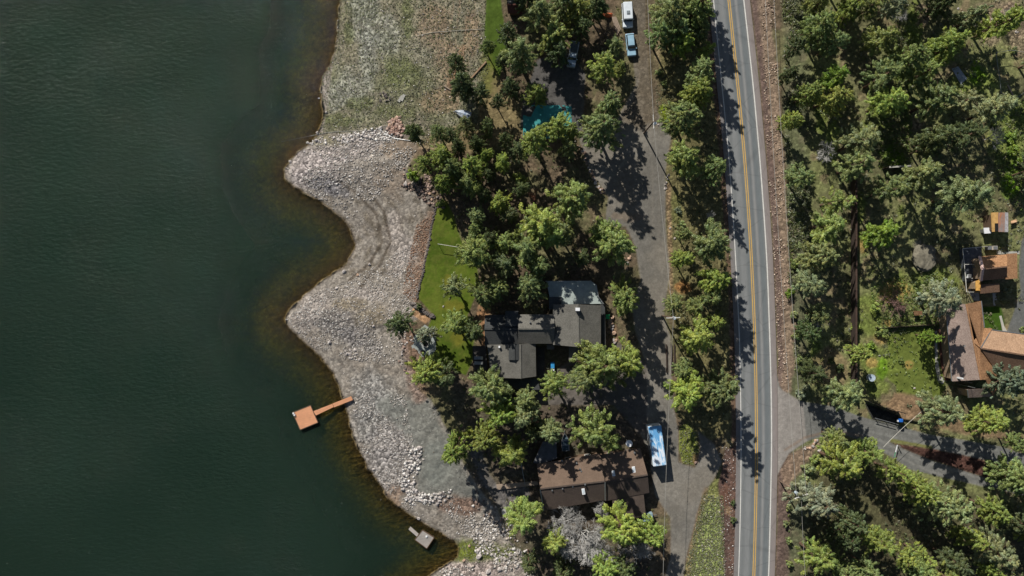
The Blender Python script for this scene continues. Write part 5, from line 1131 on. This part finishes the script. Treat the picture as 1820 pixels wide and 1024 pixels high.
MB().tube([(0, 0, 1.0), (0, 0, 1.9)], .72, 18).build('tank', mat('tank_grey', (170, 184, 196), .5), tk, local=True)
for a in range(4): MB().bar((.5 * math.cos(a * 1.57 + .8), .5 * math.sin(a * 1.57 + .8), -.1), (.5 * math.cos(a * 1.57 + .8), .5 * math.sin(a * 1.57 + .8), 1.0), .1, .1).build('leg', BLACK, tk, local=True)

# ------------------------------------------------------------------ fences, posts, wires
def fence(label, a, b_, ht, name='plank_fence', m=DARKP, cap=None, step=2.4, z=0, bw=.15):
    A, B = P(*a, 0), P(*b_, 0); L_ = (B - A).length; d = (B - A) / L_; t = thing(name, label, 'fence', A)
    b = MB(); n = int(L_ / .16)
    for i in range(n):
        c = A + d * (L_ * (i + .5) / n); hh = ht * (1 + RNG.normal() * .008); e = d * .078; g = Vector((-d.y, d.x, 0)) * .0125; q = [c - e - g, c + e - g, c + e + g, c - e + g]; b.slab([(w.x, w.y, hh) for w in q], hh - .02)
    b.build('boards', m, t)
    for k_ in range(int(L_ / step) + 1):
        c = A + d * min(L_, k_ * step); s_ = Vector((-d.y, d.x, 0)) * .08; MB().bar(c + s_ - Vector((0, 0, .1)), c + s_ + Vector((0, 0, ht + .05)), .11, .11).build('post', m, t)
    if cap: MB().bar(A + Vector((0, 0, ht + .06)), B + Vector((0, 0, ht + .06)), .34, .06).build('cap_rail', cap, t)
    return t
fence("tall dark plank fence running straight down through the east woods", (1512, 322), (1512, 700), 2.3, cap=mat('dark_cap', (74, 58, 50), .9))
fence("short fence with a pale cap among the pines in the east woods", (1568, 301), (1606, 299), 2.6, cap=CONC)
fence("low dark fence crossing the grass towards the tan-roofed house", (1556, 583), (1655, 577), 1.0)
fence("dark plank screen along the upper side of the side road", (1536, 712), (1597, 732), 2.7, m=mat('black_plank', (38, 36, 36), .95))
fence("low dark retaining boards right of the blue post box", (1600, 743), (1640, 750), .5, name='low_fence')
ga = thing('field_gate', "grey metal bar gate beside the blue post box", 'gate', P(1573, 748, 0)); MB().bar(P(1555, 743, 1.1), P(1591, 753, 1.1), .1, .1).build('rail', METAL, ga); MB().bar(P(1555, 743, .6), P(1591, 753, .6), .06, .06).build('rail', METAL, ga)
for u, v in ((1555, 743), (1573, 748), (1591, 753)): p = P(u, v, 0); MB().bar((p.x, p.y, -.1), (p.x, p.y, 1.14), .1, .1).build('post', METAL, ga)
pb = thing('post_box', "bright blue post box on a stout post beside the side road", 'post box', P(1594, 745, 0)); MB().box(-.35, -.3, .0, .35, .3, 1.0, ts=.9).build('stand', BLACK, pb, local=True)
bevel(MB().box(-.42, -.4, 1.0, .42, .4, 1.75, ts=.85).build('box', mat('blue_paint', (40, 104, 190), .4), pb, local=True), .12); MB().box(-.55, -.3, 1.05, -.42, .05, 1.4).build('flap', WHITE, pb, local=True)
sw = thing('gate_arm', "white and green swing gate arm open across the lower side road", 'gate', P(1596, 792, 0)); A, B = P(1595, 791, 1.05), P(1589.5, 812, 1.05); M_ = A + (B - A) * .6
MB().bar(A, M_, .14, .1).build('arm', WHITE, sw); MB().bar(M_, B, .12, .1).build('arm', mat('green_paint', (80, 150, 110), .5), sw); p = P(1594, 791, 0); MB().bar((p.x, p.y, -.1), (p.x, p.y, 1.3), .16, .16).build('post', METAL, sw)
# garden line on the long lawn
gl_ = thing('clothes_line', "pale horizontal pole on two posts standing on the long lawn", 'clothes line', P(795, 438, 0)); MB().bar(P(778, 433.5, 1.5), P(815, 439.5, 1.5), .08, .06).build('crossbar', FRAME, gl_)
for u, v in ((778, 433.5), (814, 439.5)): p = P(u, v, 1.5); MB().bar((p.x, p.y, -.1), (p.x, p.y, 1.5), .06, .06).build('post', FRAME, gl_)
# wire pen
wp = thing('wire_pen', "pentagonal wire pen with pale rails at the right edge", 'pen', P(1797, 130, 0)); pp = [(1770,94),(1797,89),(1840,96),(1842,150),(1801,178),(1779,164),(1778,150)]
b = MB(); bb = MB()
for i in range(len(pp)):
    a_, c_ = pp[i], pp[(i + 1) % len(pp)]; b.bar(P(*a_, 2.0), P(*c_, 2.0), .07, .07); bb.bar(P(*a_, 1.0), P(*c_, 1.0), .03, .03); bb.bar(P(*a_, .3), P(*c_, .3), .03, .03)
b.build('top_rail', METAL, wp); bb.build('wire', METAL, wp)
for u, v in pp: p = P(u, v, 0); MB().tube([(p.x, p.y, -.1), (p.x, p.y, 2.0)], .05, 6).build('post', METAL, wp)
MB().bar(P(1791,151,.2), P(1801,170,.25), .28, .1).build('board', PLANK); bpy.data.objects['board.001' if 'board.001' in bpy.data.objects else 'board']
for o in list(bpy.data.objects):
    if o.parent is None and o.name.startswith('board'): tag(o, "loose pale board lying inside the wire pen", 'board'); o.name = 'loose_board'
gt = MB().slab([P(1692,122,.3), P(1703,118,.5), P(1719,140,.3), P(1708,150,.2)], .12).build('grey_tarp', mat('tarp_grey', (150, 158, 168), .7, scale=1.5, var=.25)); tag(gt, "crumpled grey tarp lying between pines in the upper east woods", 'tarp')
# patio
pa = MB().slab([P(u, v, .08) for u, v in [(755,577),(775,592),(774,605),(775,621),(769,629),(758,634),(738,634),(731,615),(735,600),(744,588)]], .3).build('stone_patio', mat('patio_stone', (146, 152, 148), .9, scale=2.5, var=.1)); tag(pa, "small pale stone patio at the beach edge of the long lawn", 'patio')
fp = thing('fire_pit', "round stone fire ring on the small patio", 'fire pit', P(757, 611.5, .1)); b = MB(); n = 20
for k_ in range(n):
    a0, a1 = 6.2832 * k_ / n, 6.2832 * (k_ + .93) / n
    b.slab([(.75 * math.cos(a0), .75 * math.sin(a0), .4), (.75 * math.cos(a1), .75 * math.sin(a1), .4), (.5 * math.cos(a1), .5 * math.sin(a1), .4), (.5 * math.cos(a0), .5 * math.sin(a0), .4)][::-1], .4)
b.build('ring', CONC, fp, local=True); MB().tube([(0, 0, .02), (0, 0, .08)], .48, 16).build('ash_bed', BLACK, fp, local=True)
hd = [(729.5,540),(733,537),(745,547),(762,557),(771,562),(770,566),(762,564),(745,557),(733,548)]
hedge_c = [(733 + 36 * t_ + RNG.normal() * 1.2, 541 + 22 * t_ + RNG.normal() * 1.2) for t_ in np.linspace(0, 1, 16)]
he = thing('stone_bank', "dark rocky bank slanting between lawn and path to the beach", 'stone bank', G(750, 552)); vs_l = []
b = MB()
for (u, v) in hedge_c:
    p = G(u, v); me_ = rock_proto(RK_DARK, int(RNG.integers(6))); s_ = .38 + .3 * RNG.random(); n0 = len(b.v)
    for vt in me_.vertices: b.v.append((p.x + vt.co.x * s_, p.y + vt.co.y * s_, p.z + .15 + vt.co.z * s_))
    for f_ in me_.polygons: b.f.append([n0 + i for i in f_.vertices])
b.build('stones', RK_DARK, he)
ed = thing('stone_edging', "dark rock edging between the long lawn and the beach", 'stone edging', G(757, 455)); b = MB()
ln = np.array([(776,366),(769,400),(762,440),(756,470),(748,505),(742,530)], float); LL_ = np.r_[0, np.cumsum(np.hypot(*np.diff(ln, axis=0).T))]
for i in range(70):
    t_ = LL_[-1] * i / 69; u = np.interp(t_, LL_, ln[:, 0]) + RNG.normal() * .7 - 1; v = np.interp(t_, LL_, ln[:, 1]); p = G(u, v); me_ = rock_proto(RK_DARK, int(RNG.integers(6))); s_ = .2 + .18 * RNG.random(); n0 = len(b.v)
    for vt in me_.vertices: b.v.append((p.x + vt.co.x * s_, p.y + vt.co.y * s_, p.z + .05 + vt.co.z * s_))
    for f_ in me_.polygons: b.f.append([n0 + j for j in f_.vertices])
b.build('stones', RK_DARK, ed)
# logs, slabs, pipe
lg = MB().tube([G(789, 153) + Vector((0, 0, .15)), G(800, 160) + Vector((0, 0, .18))], [.16, .13], 8).build('driftwood_log', PLANK); tag(lg, "short grey log at the meadow's right side above the covered boat", 'log')
for i, (u, v, lb) in enumerate([(712,176,"left pale slab lying on the meadow beside the dark boulders"),(716,174,"right pale slab lying on the meadow beside the dark boulders")]):
    p = G(u, v); o = MB().box(-.3, -.75, 0, .3, .75, .16, ts=.95).build('concrete_slab', CONC, None); o.location = (p.x, p.y, p.z + .05); o.rotation_euler = (0, .1, -.6 + i * .15); tag(o, lb, 'slab', 'slabs on the meadow')
hz = MB().tube([G(u, v) + Vector((0, 0, .08)) if sdist(np.array([u]), np.array([v]), LANDBIG)[0] > 0 else P(u, v, -2.62) for u, v in [(500,252),(520,248),(545,243),(575,237),(600,234),(630,233),(662,233)]], .04, 5).build('water_pipe', CONC); tag(hz, "long pale pipe running from the water along the meadow's lower edge", 'pipe')
hz2 = MB().tube([G(u, v) + Vector((0, 0, .1)) for u, v in [(672,228),(685,238),(700,246),(720,249),(748,253)]], .07, 5).build('hose', METAL); tag(hz2, "grey hose curving below the reddish rock pile", 'hose')
ln2 = MB().tube([G(u, v) + Vector((0, 0, .1)) for u, v in [(735,65),(770,58),(810,55),(860,52)]], .04, 5).build('wire_line', CONC); tag(ln2, "thin pale line crossing the upper meadow", 'line')
tm_ = thing('timber_edging', "pale timber edging slanting down from the top-left lawn", 'edging', G(850, 125)); MB().bar(G(864, 110) + Vector((0, 0, .15)), G(834, 143) + Vector((0, 0, .15)), .3, .25).build('beam', mat('tan_beam', (146, 122, 98), .9), tm_)
dr = thing('drain_rack', "pair of dark timber rails at the foot of the verge beside the lower drive", 'edging', G(1190, 640)); 
for x in (1184, 1193, 1198): MB().bar(G(x, 612) + Vector((0, 0, .2)), G(x + 1, 662) + Vector((0, 0, .2)), .22, .35).build('rail', DARKP, dr)
# utility poles
POLE = mat('pole_wood', (104, 88, 76), .9, scale=3, stretch=(4, 4, .4)); TRANS = mat('transformer', (176, 190, 200), .45)
def pole(label, u, v, ang, ntr, ht=10.0, arm=2.6):
    p = P(u, v, ht); t = thing('power_pole', label, 'power pole', (p.x, p.y, 0)); d = Vector((math.cos(math.radians(ang)), math.sin(math.radians(ang)), 0))
    MB().tube([(0, 0, -.2), (0, 0, ht)], [.17, .12], 10).build('pole', POLE, t, local=True)
    a = MB().bar(tuple(-d * arm / 2 + Vector((0, 0, ht - .3))), tuple(d * arm / 2 + Vector((0, 0, ht - .3))), .14, .12).build('cross_arm', FRAME, t, local=True)
    for k_ in (-1, -.4, .4, 1): q = d * arm * .48 * k_; MB().tube([(q.x, q.y, ht - .24), (q.x, q.y, ht - .02)], [.06, .04], 8).build('insulator', WHITE, a, local=True)
    for k_ in range(ntr):
        q = Vector((.42, -.1, 0)) if k_ == 0 else Vector((-.42, .3, 0)); MB().tube([(q.x, q.y, ht - 1.9), (q.x, q.y, ht - .9)], .3, 12).build('transformer', TRANS, t, local=True)
    return Vector((p.x, p.y, ht))
k1 = pole("wooden power pole with one grey transformer beside the upper drive", 1162, 216, 92, 1)
k2 = pole("wooden power pole with a pale cross arm on the middle verge", 1197, 565, 2, 1)
k3 = pole("wooden power pole with two transformers among the pines below the side road", 1425, 883, 20, 2, 10.5)
def wire(a, b_, sag, label):
    pts = [a.lerp(b_, t_) - Vector((0, 0, sag * 4 * t_ * (1 - t_))) for t_ in np.linspace(0, 1, 24)]
    o = MB().tube(pts, .035, 4, False).build('power_cable', mat('cable', (170, 166, 158), .6, .3, var=.05)); tag(o, label, 'cable', 'overhead cables')
Z = 9.6
wire(P(1356, -90, Z), k3 + Vector((-.9, 0, -.2)), 1.0, "overhead cable nearer the highway along its right side")
wire(P(1371, -90, Z), k3 + Vector((1, 0, -.2)), 1.0, "overhead cable farther from the highway along its right side")
wire(k3 + Vector((0, .2, -.2)), P(1440, 1120, Z), .6, "overhead cable leaving the lower right pole towards the bottom edge")
wire(k1, k2, .9, "overhead cable between the two poles along the drive")
wire(k2, P(1177, 1100, Z), 1.2, "overhead cable running down over the lower drive from the verge pole")
wire(k1, P(1148, -90, Z), .6, "overhead cable leaving the upper pole towards the top edge")
wire(P(1570, 795, 5), P(1640, 730, 5), .3, "short pale cable over the fork of the side road")
resolve()
